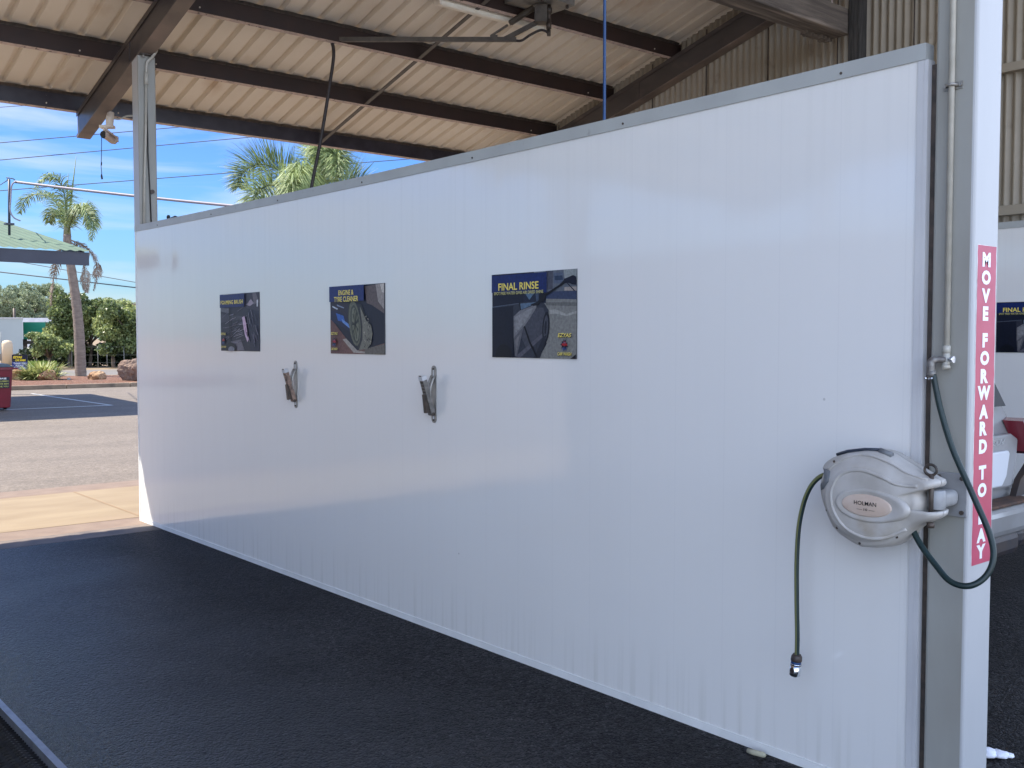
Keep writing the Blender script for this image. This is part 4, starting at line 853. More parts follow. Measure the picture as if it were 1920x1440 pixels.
mb = MB(); mb.tube([A(1030, 0), A(1030, 14), A(1029, 14.1), A(1029, 24), A(1029, 24.1), A(1029, 42), A(1029, 42.2), A(1029, 54)], [.018, .018, .030, .030, .020, .022, .026, .024], 12)
mb.tube([A(1029, 56), A(1029, 67)], [.019, .018], 10); mb.tube([A(1029, 54), A(1029, 57)], .012, 8); mb.build('swivel', M['steel_dark'], bm_)
mb = MB(); c = A(1014, 27, 9.48); rx = (RGT * .058); mb.obox(c, rx, (0, 0, .080), FWD * .05); mb.build('pivot_block', M['arm'], bm_)
mb = MB()
def bar(a, b, h, wd, mi=0):
    a, b = Vector(a), Vector(b); d = (b - a); L = d.length; d.normalize(); s_ = d.cross(Vector((0, 0, 1))).normalized(); up = s_.cross(d)
    mb.obox((a + b) / 2, d * L / 2, s_ * wd / 2, up * h / 2, mi)
bar(A(625, 73.5), A(968, 73.5), .036, .03); bar(A(640, 77.6), A(968, 77.6), .006, .034)
bar(A(945, 74), A(1018, 36), .040, .03); bar(A(921, 67), A(952, 47), .018, .02); mb.obox(A(926, 68.5), RGT * .035, (0, 0, .012), FWD * .014)
mb.build('arm', M['arm'], bm_)
mb = MB(); sp0, sp1 = A(957, 43), A(1001, 14); d = (sp1 - sp0).normalized(); s_ = d.orthogonal().normalized(); t_ = d.cross(s_); L = (sp1 - sp0).length
pts = [sp0 + d * (L * k / 260) + (s_ * math.cos(k * 2 * math.pi / 10) + t_ * math.sin(k * 2 * math.pi / 10)) * .026 for k in range(261)]
mb.tube(pts, .0045, 5); mb.tube([sp0 - d * .01, sp0 + d * L * .62], .0215, 12); mb.tube([sp1 - d * .03, A(1008, 11)], .006, 6); mb.build('spring', M['arm'], bm_)
mb = MB(); mb.tube(smooth_path([A(966, 76), A(978, 76), A(995, 65), A(1012, 57), A(1022, 58), A(1028, 62)], 6), .0125, 8); mb.build('link_hose', M['rubber'], bm_); mb = MB()
mb.tube(smooth_path([A(628, 73), A(622, 76), A(625, 90), A(625, 112), A(618, 160), A(611, 205), A(600, 270), A(588, 330), A(581, 372), A(576, 430)], 6), .0165, 8)
mb.tube([A(621, 74), A(636, 74)], .013, 8); mb.build('spray_hose', M['rubber'], bm_)
solo(MB().tube(smooth_path([(4.503, 4.42, 5.45), (4.505, 4.415, 3.4), (4.50, 4.41, 2.6), (4.50, 4.41, .9)], 6), .0098, 10), 'air_hose', M['blue'], (4.5, 4.41, .9), 'bright blue air hose hanging straight down behind the partition wall', 'hose')

# ================================================================== CCTV cameras
cc = thing('security_camera', 'beige bullet security camera with dangling black lead on the rafter end', 'security camera', tuple(A(203, 232, 9.6)))
mb = MB(); B = lambda u, v, d=9.55: at(u, v, d)
mb.tube([B(208, 210), B(206, 222), B(205.5, 232), B(205, 240)], [.030, .036, .034, .030], 12); mb.build('mount_base', M['lamp_white'], cc)
mb = MB(); mb.tube([B(202, 236), B(196, 244), B(197, 250)], [.022, .018, .016], 8); mb.obox(B(201, 238), RGT * .066, FWD * .03, (0, 0, .012)); mb.build('swivel_arm', M['lamp_white'], cc)
mb = MB(); mb.tube([B(194.5, 252.5, 9.50), B(199, 253, 9.52), B(212, 263, 9.60), B(216, 264, 9.62)], [.038, .040, .038, .034], 10, 1); mb.tube([B(193.5, 252.3, 9.49), B(195.5, 252.6, 9.505)], .0345, 12, 0)
dh = (B(213, 255) - B(201, 246)).normalized(); mb.obox(B(208, 249.5, 9.52), dh * .06, FWD * .035, dh.cross(FWD).normalized() * .006, 1); mb.obox(B(219, 261, 9.6), RGT * .010, FWD * .02, (0, 0, .025), 1)
mb.build('camera_body', [M['black'], mat('beige_camera', (.50, .40, .33), .45, (.4, .31, .26), 20)], cc)
mb = MB(); mb.tube([B(190.5, 258), B(190.3, 290), B(189.6, 312), B(191, 328)], .0032, 6); mb.tube([B(190.3, 304), B(190, 310)], .006, 6); mb.tube([B(190.6, 326), B(190.5, 330), B(191.5, 336)], [.004, .009, .008], 6); mb.build('lead', M['wire'], cc)
mb = MB(); mb.tube(smooth_path([B(212, 222, 9.6), B(225, 223, 9.6), B(237, 218, 9.6), B(250, 217, 9.6)], 5), .009, 6); mb.build('conduit', M['pipe'], cc)

# dry leaf bits on the wall cap
mb = MB(); mb.tube([(3.238, 8.11, 2.559), (3.24, 8.10, 2.575), (3.24, 8.09, 2.588)], [.004, .016, .012], 8); mb.tube([(3.24, 8.11, 2.562), (3.24, 7.96, 2.568), (3.24, 7.90, 2.560)], [.003, .010, .003], 6)
solo(mb, 'dry_leaf', M['black'], (3.24, 8.05, 2.56), 'dark curled dry leaf scraps lying on the far end of the wall cap', 'leaf')

# ================================================================== DRAIN
dr = thing('floor_drain', 'wet black floor drain grate with galvanised edge in the wash bay', 'drain', ((GX0 + GX1) / 2, (GY0 + GY1) / 2, -.3))
mb = MB(); z0 = -.35
mb.add([(GX0, GY0, z0), (GX1, GY0, z0), (GX1, GY1, z0), (GX0, GY1, z0), (GX0, GY0, -.012), (GX1, GY0, -.012), (GX1, GY1, -.012), (GX0, GY1, -.012)], [(0, 1, 2, 3), (0, 4, 5, 1), (1, 5, 6, 2), (2, 6, 7, 3), (3, 7, 4, 0)]); mb.build('pit', M['pit'], dr)
mb = MB(); mb.box(GX1 - .006, GX1 + .022, GY0 - .022, GY1 + .022, -.04, .003); mb.box(GX0 - .022, GX0 + .006, GY0 - .022, GY1 + .022, -.04, .003); mb.box(GX0 + .0065, GX1 - .0065, GY0 - .022, GY0 + .006, -.04, .003); mb.box(GX0 + .0065, GX1 - .0065, GY1 - .006, GY1 + .022, -.04, .003)
mb.box(GX1 - .05, GX1 - .0065, GY0 + .007, GY1 - .007, -.055, -.049); mb.build('frame', M['steel_edge'], dr)
mb = MB(); n = 80
k = 0; y = GY0 + .02
while y < GY1 - .02:      # expanded-metal strands
    vs = []; ph = k * math.pi
    for i in range(n + 1):
        x = GX0 + .01 + (GX1 - GX0 - .02) * i / n; yy = y + .0085 * math.sin(x * 2 * math.pi / .075 + ph); zz = -.030 + .004 * math.cos(x * 2 * math.pi / .075 + ph)
        vs += [(x, yy - .003, zz), (x, yy + .003, zz + .006)]
    mb.add(vs, [(2 * i, 2 * i + 2, 2 * i + 3, 2 * i + 1) for i in range(n)]); y += .0145; k += 1
mb.build('grate', M['grate'], dr)
rr = random.Random(11); mb = MB()
for k in range(9):
    x, y = rr.uniform(.85, 1.08), rr.uniform(3.9, 4.8); a = rr.uniform(0, 3)
    mb.obox((x, y, -.018), (.014 * math.cos(a), .014 * math.sin(a), .003), (-.006 * math.sin(a), .006 * math.cos(a), .003), (0, 0, .001))
tag(mb.build('leaf_litter', M['stub']), 'small pale leaf scraps caught on the drain grate', 'leaf litter', kind='stuff')

# small debris on the floor
mb = MB()
for (x, y, z, r1) in ((3.80, 1.75, .012, .028), (3.84, 1.715, .020, .035), (3.875, 1.68, .016, .03), (3.90, 1.66, .010, .02)):
    bmm = bmesh.new(); bmesh.ops.create_icosphere(bmm, subdivisions=2, radius=r1)
    r3 = random.Random(int(x * 100))
    for v in bmm.verts: v.co *= r3.uniform(.8, 1.2); v.co.z *= .5
    mb.bm(bmm, 0, Matrix.Translation((x, y, z)), True)
solo(mb, 'crumpled_paper', M['paper'], (3.84, 1.70, 0), 'crumpled white scrap lying on the dark floor beside the near post', 'litter')
mb = MB(); mb.tube([(3.185, 2.335, .008), (3.186, 2.31, .009), (3.196, 2.27, .009), (3.197, 2.262, .008)], [.009, .011, .011, .006], 10)
solo(mb, 'cigarette_stub', M['stub'], (3.19, 2.3, 0), 'olive tan stub lying on the asphalt against the wall foot', 'litter')

# ================================================================== CAR in the next bay
def car():
    X0, Y0 = 5.79, 2.72        # centre line, rear bumper
    root = thing('silver_suv', 'dusty silver white SUV parked in the next bay behind the near post, rear towards us', 'car', (X0, Y0 + 2.3, 0))
    # sections from rear to front: (y, zbottom, [(halfwidth, z) ...])
    def sec(y, pts): return [(X0 + hw_ * s_, Y0 + y + dy, z) for s_ in (1, -1) for hw_, z, dy in (pts if s_ == 1 else list(reversed(pts)))]
    rings = [sec(.10, [(.60, .48, 0), (.86, .50, .02), (.90, .62, 0), (.93, .80, 0), (.925, .98, .02), (.89, 1.10, .05), (.80, 1.16, .08), (.66, 1.185, .10)]),
             sec(.16, [(.62, .42, 0), (.90, .44, 0), (.945, .62, 0), (.955, .82, 0), (.945, .99, 0), (.905, 1.12, .03), (.80, 1.38, .10), (.66, 1.56, .16)]),
             sec(.45, [(.65, .40, 0), (.92, .42, 0), (.955, .62, 0), (.965, .82, 0), (.955, .99, 0), (.92, 1.12, 0), (.80, 1.48, 0), (.64, 1.72, 0)]),
             sec(1.2, [(.65, .30, 0), (.92, .32, 0), (.96, .62, 0), (.97, .82, 0), (.955, .99, 0), (.92, 1.10, 0), (.79, 1.50, 0), (.62, 1.76, 0)]),
             sec(2.6, [(.65, .30, 0), (.92, .32, 0), (.96, .60, 0), (.965, .80, 0), (.95, .96, 0), (.91, 1.05, 0), (.77, 1.48, 0), (.60, 1.70, 0)]),
             sec(3.35, [(.65, .30, 0), (.92, .32, 0), (.96, .60, 0), (.965, .78, 0), (.95, .92, 0), (.90, 1.0, 0), (.80, 1.10, 0), (.62, 1.16, 0)]),
             sec(4.35, [(.60, .34, 0), (.86, .36, 0), (.93, .55, 0), (.93, .72, 0), (.90, .84, 0), (.84, .92, 0), (.74, .97, 0), (.58, 1.0, 0)]),
             sec(4.68, [(.50, .36, 0), (.72, .40, 0), (.80, .52, 0), (.80, .64, 0), (.76, .74, 0), (.70, .80, 0), (.62, .84, 0), (.5, .87, 0)])]
    mb = MB(); n = len(rings[0]); vs = [p for r in rings for p in r]; fs = [tuple(range(n)), tuple((len(rings) - 1) * n + k for k in range(n))]
    for i in range(len(rings) - 1):
        for k in range(n): fs.append((i * n + k, i * n + (k + 1) % n, (i + 1) * n + (k + 1) % n, (i + 1) * n + k))
    mb.add(vs, fs, 0, None, True); body = mb.build('body', M['car'], root)
    md = body.modifiers.new('soft', 'SUBSURF'); md.levels = 2; md.render_levels = 2
    md2 = body.modifiers.new('edge', 'EDGE_SPLIT'); md2.split_angle = R(60)
    def rear(x): return Y0 + .085
    # tailgate raised panel, plate recess, badge letters, window
    mb = MB()
    mb.prism([(X0 - .74, .66), (X0 + .74, .66), (X0 + .80, .80), (X0 + .82, .96), (X0 + .72, 1.0), (X0 - .72, 1.0), (X0 - .82, .96), (X0 - .80, .80)], 'y', Y0 + .075, Y0 + .12); tg = mb.build('tailgate', M['car'], root, bevel=.015)
    mb = MB(); mb.prism([(X0 - .62, .68), (X0 + .56, .68), (X0 + .62, .74), (X0 + .66, .88), (X0 + .64, .90), (X0 - .64, .90)], 'y', Y0 + .055, Y0 + .08); mb.build('plate_surround', M['plate_c'] if False else mat('pale_panel', (.62, .64, .68), .3, coat=.5), tg, bevel=.01)
    mb = MB(); put_text(mb, 'SUV', (X0 + .54, Y0 + .073, .955), (1, 0, 0), (0, 0, 1), .035, .17, .04); mb.build('badge', M['chrome'], tg)
    mb = MB(); mb.add([(X0 + a, Y0 + b, z) for a, b, z in ((-.74, .125, 1.17), (.74, .125, 1.17), (.63, .27, 1.56), (-.63, .27, 1.56))] + [(X0 + a, Y0 + b + .05, z) for a, b, z in ((-.74, .125, 1.17), (.74, .125, 1.17), (.63, .27, 1.56), (-.63, .27, 1.56))], [(0, 1, 2, 3), (4, 7, 6, 5), (0, 4, 5, 1), (1, 5, 6, 2), (2, 6, 7, 3), (3, 7, 4, 0)]); mb.build('rear_window', M['car_glass'], root)
    for s_ in (1, -1):
        mb = MB(); sp = [(.79, 1.075, .055), (.86, 1.09, .075), (.94, 1.055, .12), (.975, .975, .16), (.965, .90, .14), (.935, .855, .09), (.895, .875, .045), (.845, .97, .035)]
        f0 = [(X0 + s_ * a, Y0 + y - .018, z) for a, z, y in sp]; b0 = [(X0 + s_ * (a - .02), Y0 + y + .10, z) for a, z, y in sp]; m_ = len(sp)
        mb.add(f0 + b0, [tuple(range(m_))] + [(i, (i + 1) % m_, m_ + (i + 1) % m_, m_ + i) for i in range(m_)], 1)
        sp2 = [(.815, 1.06, .055), (.85, 1.05, .065), (.915, .965, .075), (.925, .90, .070), (.895, .895, .045), (.850, .975, .042)]
        mb.add([(X0 + s_ * a, Y0 + y - .030, z) for a, z, y in sp2], [tuple(range(len(sp2)))], 0)
        mb.build('tail_light', [M['tail'], M['tail_dark']], root)
        mb = MB()
        for k, (y0, y1, z0, z1) in enumerate(((.60, 1.35, 1.16, 1.50), (1.42, 2.30, 1.14, 1.52), (2.38, 3.05, 1.12, 1.46))):
            for ii in (0,):
                a0, a1 = .935, .80
                if k == 2: P4 = [(a0, y0, z0), (a0, y1 + .2, z0 - .02), (a1, y1 - .45, z1), (a1, y0, z1)]
                elif k == 0: P4 = [(a0, y0, z0), (a0, y1, z0), (a1, y1, z1), (a1, y0 + .12, z1)]
                else: P4 = [(a0, y0, z0), (a0, y1, z0), (a1, y1, z1), (a1, y0, z1)]
                mb.add([(X0 + s_ * (a + .003), Y0 + y, z) for a, y, z in P4] + [(X0 + s_ * (a - .02), Y0 + y, z) for a, y, z in P4], [(0, 1, 2, 3), (0, 4, 5, 1), (1, 5, 6, 2), (2, 6, 7, 3), (3, 7, 4, 0)])
        mb.build('side_window', M['car_glass'], root)
        mb = MB(); mb.bbox(X0 + s_ * 1.02 - .09, X0 + s_ * 1.02 + .09, Y0 + 2.95, Y0 + 3.08, 1.02, 1.16, .03); mb.build('door_mirror', M['car'], root)
    mb = MB(); mb.add([(X0 + a, Y0 + y, z) for a, y, z in ((-.76, 3.30, 1.13), (.76, 3.30, 1.13), (.62, 2.72, 1.66), (-.62, 2.72, 1.66))] + [(X0 + a, Y0 + y - .04, z - .03) for a, y, z in ((-.76, 3.30, 1.13), (.76, 3.30, 1.13), (.62, 2.72, 1.66), (-.62, 2.72, 1.66))], [(0, 1, 2, 3), (0, 4, 5, 1), (1, 5, 6, 2), (2, 6, 7, 3), (3, 7, 4, 0)]); mb.build('windscreen', M['car_glass'], root)
    mb = MB(); mb.bbox(X0 - .97, X0 + .97, Y0 - .06, Y0 + .24, .40, .585, .05, seg=3); bp = mb.build('rear_bumper', M['car'], root)
    mb = MB(); mb.bbox(X0 - .80, X0 + .80, Y0 - .045, Y0 + .10, .582, .602, .006); mb.build('bumper_step', M['muddy'], bp)
    mb = MB(); mb.bbox(X0 - .93, X0 + .60, Y0 - .045, Y0 + .24, .28, .42, .04); mb.bbox(X0 + .60, X0 + .95, Y0 - .03, Y0 + .3, .30, .44, .05); mb.build('lower_valance', M['car_black'], bp)
    mb = MB(); mb.prism([(X0 + .80, .70), (X0 + .955, .80), (X0 + .965, .60), (X0 + .74, .60)], 'y', Y0 + .05, Y0 + .09); mb.build('corner_trim', M['car_black'], bp)
    mb = MB(); mb.bbox(X0 - .26, X0 + .26, Y0 + .045, Y0 + .056, .73, .85, .004); mb.build('number_plate', M['plate_c'], root)
    for s_ in (1, -1):
        for yy in (1.0, 3.75):
            mb = MB(); rings = []
            for dx, rr_ in ((0, .24), (0, .34), (.02, .365), (.20, .365), (.22, .34), (.22, .24)): rings.append([(X0 + s_ * (.955 - dx), Y0 + yy + rr_ * math.cos(2 * math.pi * k / 28), .365 + rr_ * math.sin(2 * math.pi * k / 28)) for k in range(28)])
            loft(mb, rings, 0, False); wh = mb.build('wheel', M['tyre'], root)
            mb = MB(); mb.cyl((X0 + s_ * .90, Y0 + yy, .365), (X0 + s_ * .94, Y0 + yy, .365), .07, 12)
            mb.tube([(X0 + s_ * .80, Y0 + yy, .365), (X0 + s_ * .95, Y0 + yy, .365)], .238, 24) if False else None
            for k in range(6):
                a = 2 * math.pi * k / 6; mb.obox((X0 + s_ * .93, Y0 + yy + .14 * math.cos(a), .365 + .14 * math.sin(a)), (0, .11 * math.cos(a), .11 * math.sin(a)), (.012, 0, 0), (0, -.028 * math.sin(a), .028 * math.cos(a)))
            mb.build('rim', M['rim'], wh)
            mb = MB(); ar = []
            for k in range(13): a = math.pi * k / 12; ar.append((X0 + s_ * .95, Y0 + yy + .44 * math.cos(a), .38 + .42 * math.sin(a)))
            mb.tube(ar, .035, 8); mb.build('wheel_arch', M['car_black'], root)
    return root
car()

# ================================================================== KIOSK with green roof
ks = thing('kiosk', 'small building with green ribbed hip roof and dark fascia across the car park', 'building', (2.4, 27.6, 0))
KX, KY, KZ = 7.35, 22.8, 3.45; KB, KL = 32.4, -2.6
mb = MB(); mb.box(KL, KX, KY, KY + .05, KZ - .28, KZ + .0)
mb.build('fascia', M['fascia'], ks)
PS = 0.178
def hip(x, y): return KZ + .012 + PS * (y - KY + .06)
mb = MB(); pitch = .2; nx = int((KX - KL + .12) / (pitch / 6)); vs = []
for y in (KY - .06, KB + .06):
    for i in range(nx + 1):
        x = KL - .06 + (KX - KL + .12) * i / nx; vs.append((x, y, hip(x, y) + .022 * (.5 + .5 * math.cos(2 * math.pi * i / 6))))
mb.add(vs, [(i, i + 1, nx + 2 + i, nx + 1 + i) for i in range(nx)], 0, None, True); mb.build('roof', M['green_roof'], ks)
mb = MB()
for x in (KL + .2, 0.6, 3.8, KX - .18): mb.add([(xx, yy, hip(0, yy) + dz) for xx in (x, x + .1) for yy in (KY + .06, KB) for dz in (-.14, -.004)], [(0, 1, 3, 2), (4, 6, 7, 5), (0, 4, 5, 1), (2, 3, 7, 6), (0, 2, 6, 4), (1, 5, 7, 3)])
mb.build('roof_beam', M['fascia'], ks)
mb = MB(); mb.box(-2.0, 4.4, 24.9, 31.6, 0, KZ + .2); mb.build('wall', M['white_paint'], ks)
mb = MB(); mb.bbox(5.66 - .43, 5.66 - .13, 22.72, 22.795, 2.92, 3.47, .01); mb.build('fascia_box', M['white_paint'], ks)
for x, y in ((-2.3, 23.1), (6.9, 32.0)): mb = MB(); mb.bbox(x, x + .12, y, y + .12, 0, KZ + .012 + .178 * (y - 22.74) - .145, .01); mb.build('post', M['white_paint'], ks)
mb = MB(); q = at(14, 472, 22.2)
mb = MB(); a_, b_ = at(17, 416, 22.9), at(17, 336, 22.9); mb.tube([(a_.x, a_.y, a_.z - .3), b_], .028, 8); mb.tube([at(17, 336, 22.9), at(13, 336, 22.9)], .012, 6); mb.tube(smooth_path([at(12, 333, 22.9), at(24, 335, 22.9), at(28, 338, 22.9)], 4), .012, 6); mb.obox((a_.x, a_.y, a_.z - .05), (.09, 0, 0), (0, .09, 0), (0, 0, .02)); mast = mb.build('mast', M['fascia'], ks)
mb = MB(); mb.tube(smooth_path([at(30, 340, 22.85), at(22, 348, 22.85), at(20, 375, 22.85), at(19, 395, 22.85), at(26, 408, 22.85), at(38, 414, 22.85)], 5), .016, 6); mb.build('cable', M['wire_grey'], mast)
kc = thing('dome_camera', 'small white security camera under the dark fascia of the kiosk roof', 'security camera', tuple(at(112, 485, 24.3)))
mb = MB(); mb.tube([at(113, 474, 24.3), at(113, 481, 24.3)], [.045, .06], 10); mb.build('mount', M['white_paint'], kc)
mb = MB(); mb.tube([at(111, 479, 24.2), at(112, 487, 24.3), at(114, 491, 24.3)], [.05, .07, .045], 10); mb.build('housing', M['lamp_white'], kc)

# ================================================================== OVERHEAD CABLES
def cable(p, q, r_, label, m, sagm=.4, group='overhead wires', n=24):
    p, q = Vector(p), Vector(q); pts = []
    for k in range(n + 1):
        t = k / n; v = p.lerp(q, t); v.z -= sagm * 4 * t * (1 - t); pts.append(v)
    return solo(MB().tube(pts, r_, 6), 'overhead_wire', m, tuple(p), label, 'wire', group)
def wire_px(u0, v0, u1, v1, d0, d1, r_, label, m=M['wire'], ext=1.4):
    a, b = at(u0, v0, d0), at(u1, v1, d1); e_ = (b - a) * ext; return cable(a - (b - a) * .5, b + e_, r_, label, m, .0)
wire_px(0, 201, 327, 238 - 60, 44, 46, .014, 'topmost overhead wire, grazing the eave of the shed')
wire_px(0, 267.7, 248, 246, 44, 46, .018, 'second overhead wire from the top, crossing beside the rafter end')
wire_px(0, 300, 463, 257.7, 44, 47, .018, 'third overhead wire from the top, passing over the palm spear leaf')
wire_px(0, 357.5, 433, 324, 44, 47, .018, 'fourth overhead wire from the top, passing through the palm crown', ext=1.3)
wire_px(25, 489, 252, 529, 56, 56, .018, 'thin street wire just under the kiosk fascia', M['wire'])
wire_px(0, 510, 252, 539, 56, 56, .030, 'thick street wire below the thin one, above the far tree tops', M['wire'])
cable(at(28, 341, 22.9), at(630, 403, 20.6), .030, 'thick grey service cable from the kiosk mast to behind the wall', M['wire_grey'], .04)
cable(at(0, 347, 30), at(14, 338, 22.9), .012, 'short wire running left from the kiosk mast head', M['wire'], .0)

# ================================================================== PALMS
def frond(path, wid, rng, droop, m_t, mb, n_leaf=90, tone0=.5, leaf_w=.022, plum=.8):
    """rachis along path, long narrow leaflets off both sides in several planes"""
    P3 = smooth_path(path, 8); N = len(P3)
    tones = []
    o0 = len(mb.f); mb.tube(P3, [.028 * (1 - .8 * i / N) + .004 for i in range(N)], 5, 0); tones += [.3] * (len(mb.f) - o0)
    for k in range(n_leaf):
        t = .10 + .90 * k / n_leaf; f = t * (N - 1); i = min(int(f), N - 2); p = P3[i].lerp(P3[i + 1], f - i); d = (P3[i + 1] - P3[i]).normalized()
        s_ = d.cross(Vector((0, 0, 1)));
        if s_.length < .05: s_ = Vector((1, 0, 0))
        s_.normalize(); up = s_.cross(d)
        L = wid * (math.sin(math.pi * min(1, t * .86 + .12)) ** .6) * rng.uniform(.8, 1.1)
        for sg in (1, -1):
            for rep in range(2):
                a = rng.uniform(-.5, 1.0) * plum; dirn = (s_ * sg * math.cos(a) + up * math.sin(a) + d * rng.uniform(.45, .8)).normalized()
                q1 = p + dirn * L * .5; dr_ = Vector((0, 0, -1)); q2 = q1 + (dirn + dr_ * droop * rng.uniform(.8, 1.5)).normalized() * L * .55
                wv = dirn.cross(up + Vector((rng.uniform(-.5, .5), rng.uniform(-.5, .5), 0))).normalized() * leaf_w * rng.uniform(.8, 1.2)
                mb.add([p - wv * .5, p + wv * .5, q1 + wv, q1 - wv, q2 + wv * .2, q2 - wv * .2], [(0, 1, 2, 3), (3, 2, 4, 5)], 0)
                tn = min(1, max(0, tone0 + rng.gauss(0, .25))); tones += [tn, tn]
    return tones
def set_tone(o, tones):
    at_ = o.data.attributes.new('tone', 'FLOAT', 'FACE'); at_.data.foreach_set('value', tones[:len(o.data.polygons)] + [0.5] * max(0, len(o.data.polygons) - len(tones)))
def palm(base, trunk_px, d, r0, r1, fronds, label, dead=(), spears=(), wid=.5, leaf=90, lw=.022, plum=.8):
    rng = random.Random(int(base[0] * 7)); root = thing('palm_tree', label, 'palm tree', base, 'palm trees on the far side of the car park')
    pts = smooth_path([at(u, v, d) for u, v in trunk_px], 6); N = len(pts)
    mb = MB(); mb.tube(pts, [r0 + (r1 - r0) * (i / N) ** .8 + (.012 if i % 2 else 0) for i in range(N)], 14); mb.build('trunk', M['trunk'], root)
    crown = pts[-1]; mb = MB(); mb.tube([crown, crown + Vector((0, 0, .45)), crown + Vector((0, 0, .9))], [r1 * 1.05, r1 * .8, r1 * .35], 10); mb.build('crownshaft', mat('crownshaft', (.22, .24, .14), .5), root)
    for fr_ in fronds:
        pth = [at(u, v, d + dd) for u, v, dd in fr_[0]]; mb = MB(); t_ = frond(pth, wid, rng, fr_[1], None, mb, leaf, fr_[2], lw, plum); o = mb.build('frond', M['frond'], root); set_tone(o, t_)
    for fr_ in dead:
        pth = [at(u, v, d + dd) for u, v, dd in fr_]; mb = MB(); t_ = frond(pth, wid * .55, rng, 1.6, None, mb, int(leaf * .8), .5, lw); o = mb.build('dead_frond', M['frond_dead'], root); set_tone(o, t_)
    for a, b in spears:
        mb = MB(); mb.tube([at(*a, d), at((a[0] + b[0]) / 2 - 1, (a[1] + b[1]) / 2, d), at(*b, d)], [.05, .035, .008], 6); o = mb.build('spear_leaf', M['frond'], root); set_tone(o, [.6] * 60)
    return root
D1 = 37.7
palm(tuple(at(151, 715, D1)), [(152, 716), (151, 690), (148, 620), (142, 560), (133, 500), (127, 465), (126, 440)], D1, .215, .13,
     [([(126, 440, 0), (116, 400, 0), (98, 372, .2), (76, 364, .4), (50, 372, .6), (36, 400, .7)], .55, .55),
      ([(126, 440, 0), (124, 400, -.2), (120, 362, -.4), (108, 338, -.6), (88, 332, -.8), (68, 350, -1.0)], .7, .6),
      ([(127, 440, 0), (134, 410, .2), (150, 390, .4), (165, 388, .6), (175, 410, .8), (172, 450, .9)], .9, .65),
      ([(127, 440, 0), (136, 408, -.6), (152, 392, -1.0), (166, 402, -1.3), (172, 428, -1.5)], .9, .5),
      ([(125, 440, 0), (118, 412, .8), (108, 398, 1.3), (98, 400, 1.6), (92, 418, 1.8)], .9, .45)],
     'tall ringed palm tree with drooping fronds standing in the garden bed', wid=.62, leaf=62, lw=.017,
     dead=[[(122, 452, 0), (110, 478, .1), (102, 510, .2), (98, 545, .2), (96, 572, .2)], [(130, 452, 0), (150, 470, .2), (158, 500, .3), (160, 530, .3), (162, 548, .3)], [(132, 450, 0), (158, 462, .5), (178, 485, .6), (182, 515, .7), (176, 545, .7)]],
     spears=[((127, 440), (143, 292)), ((124, 440), (128, 325))])
D2 = 26.0
palm(tuple(at(584, 716, D2)), [(585, 735), (585, 600), (584, 470), (584, 400)], D2, .2, .14,
     [([(584, 395, 0), (560, 350, -.3), (525, 320, -.6), (485, 308, -.9), (455, 325, -1.1), (447, 350, -1.2)], .12, .30),
      ([(584, 395, 0), (565, 372, -1.0), (535, 352, -1.6), (505, 348, -2.1), (482, 362, -2.4), (472, 392, -2.6)], .35, .62),
      ([(584, 395, 0), (592, 345, 0), (600, 300, -.2), (604, 272, -.6), (600, 262, -1.2), (592, 290, -1.7)], .5, .75),
      ([(584, 395, 0), (606, 340, -.5), (622, 300, -1.0), (630, 292, -1.5), (632, 330, -1.9)], .6, .62),
      ([(584, 395, 0), (614, 362, .3), (646, 345, .6), (672, 342, .8), (694, 352, 1.0)], .2, .12),
      ([(584, 395, 0), (580, 352, -1.2), (568, 330, -2.0), (552, 340, -2.7), (545, 370, -3.0)], .9, .7)],
     'full bushy palm crown rising behind the white partition wall', wid=.80, leaf=150, lw=.0115, plum=1.5)

# ================================================================== TREES AND SHRUBS
def leaf_cloud(rs, blobs, n, size, stretch=1.6, hang=.3):
    """n leaf quads spread through the shells of several blobs (x,y,z,rx,ry,rz)"""
    w_ = np.array([b[3] * b[4] * b[5] for b in blobs]) ** .67; w_ /= w_.sum(); idx = rs.choice(len(blobs), n, p=w_)
    B_ = np.array(blobs)[idx]; d = rs.normal(size=(n, 3)); d /= np.linalg.norm(d, axis=1)[:, None]
    r_ = rs.uniform(.35, 1.0, n) ** .45; r_ *= 1 + .18 * np.sin(d[:, 0] * 7 + B_[:, 0] * 3) * np.cos(d[:, 2] * 6 + B_[:, 1])
    c = B_[:, :3] + d * B_[:, 3:6] * r_[:, None]
    a = rs.normal(size=(n, 3)); a[:, 2] -= hang * 2; a /= np.linalg.norm(a, axis=1)[:, None]
    b = np.cross(a, rs.normal(size=(n, 3))); b /= np.linalg.norm(b, axis=1)[:, None]
    s_ = size * rs.uniform(.6, 1.35, n)[:, None]; a *= s_ * stretch; b *= s_
    v = np.stack([c - a * .5, c + b * .5, c + a * .5, c - b * .5], 1).reshape(-1, 3)
    tone = np.clip(.45 + .28 * rs.normal(size=n) + .22 * np.sin(c[:, 0] * 2.1 + c[:, 2] * 3.0), 0, 1)
    return v, tone
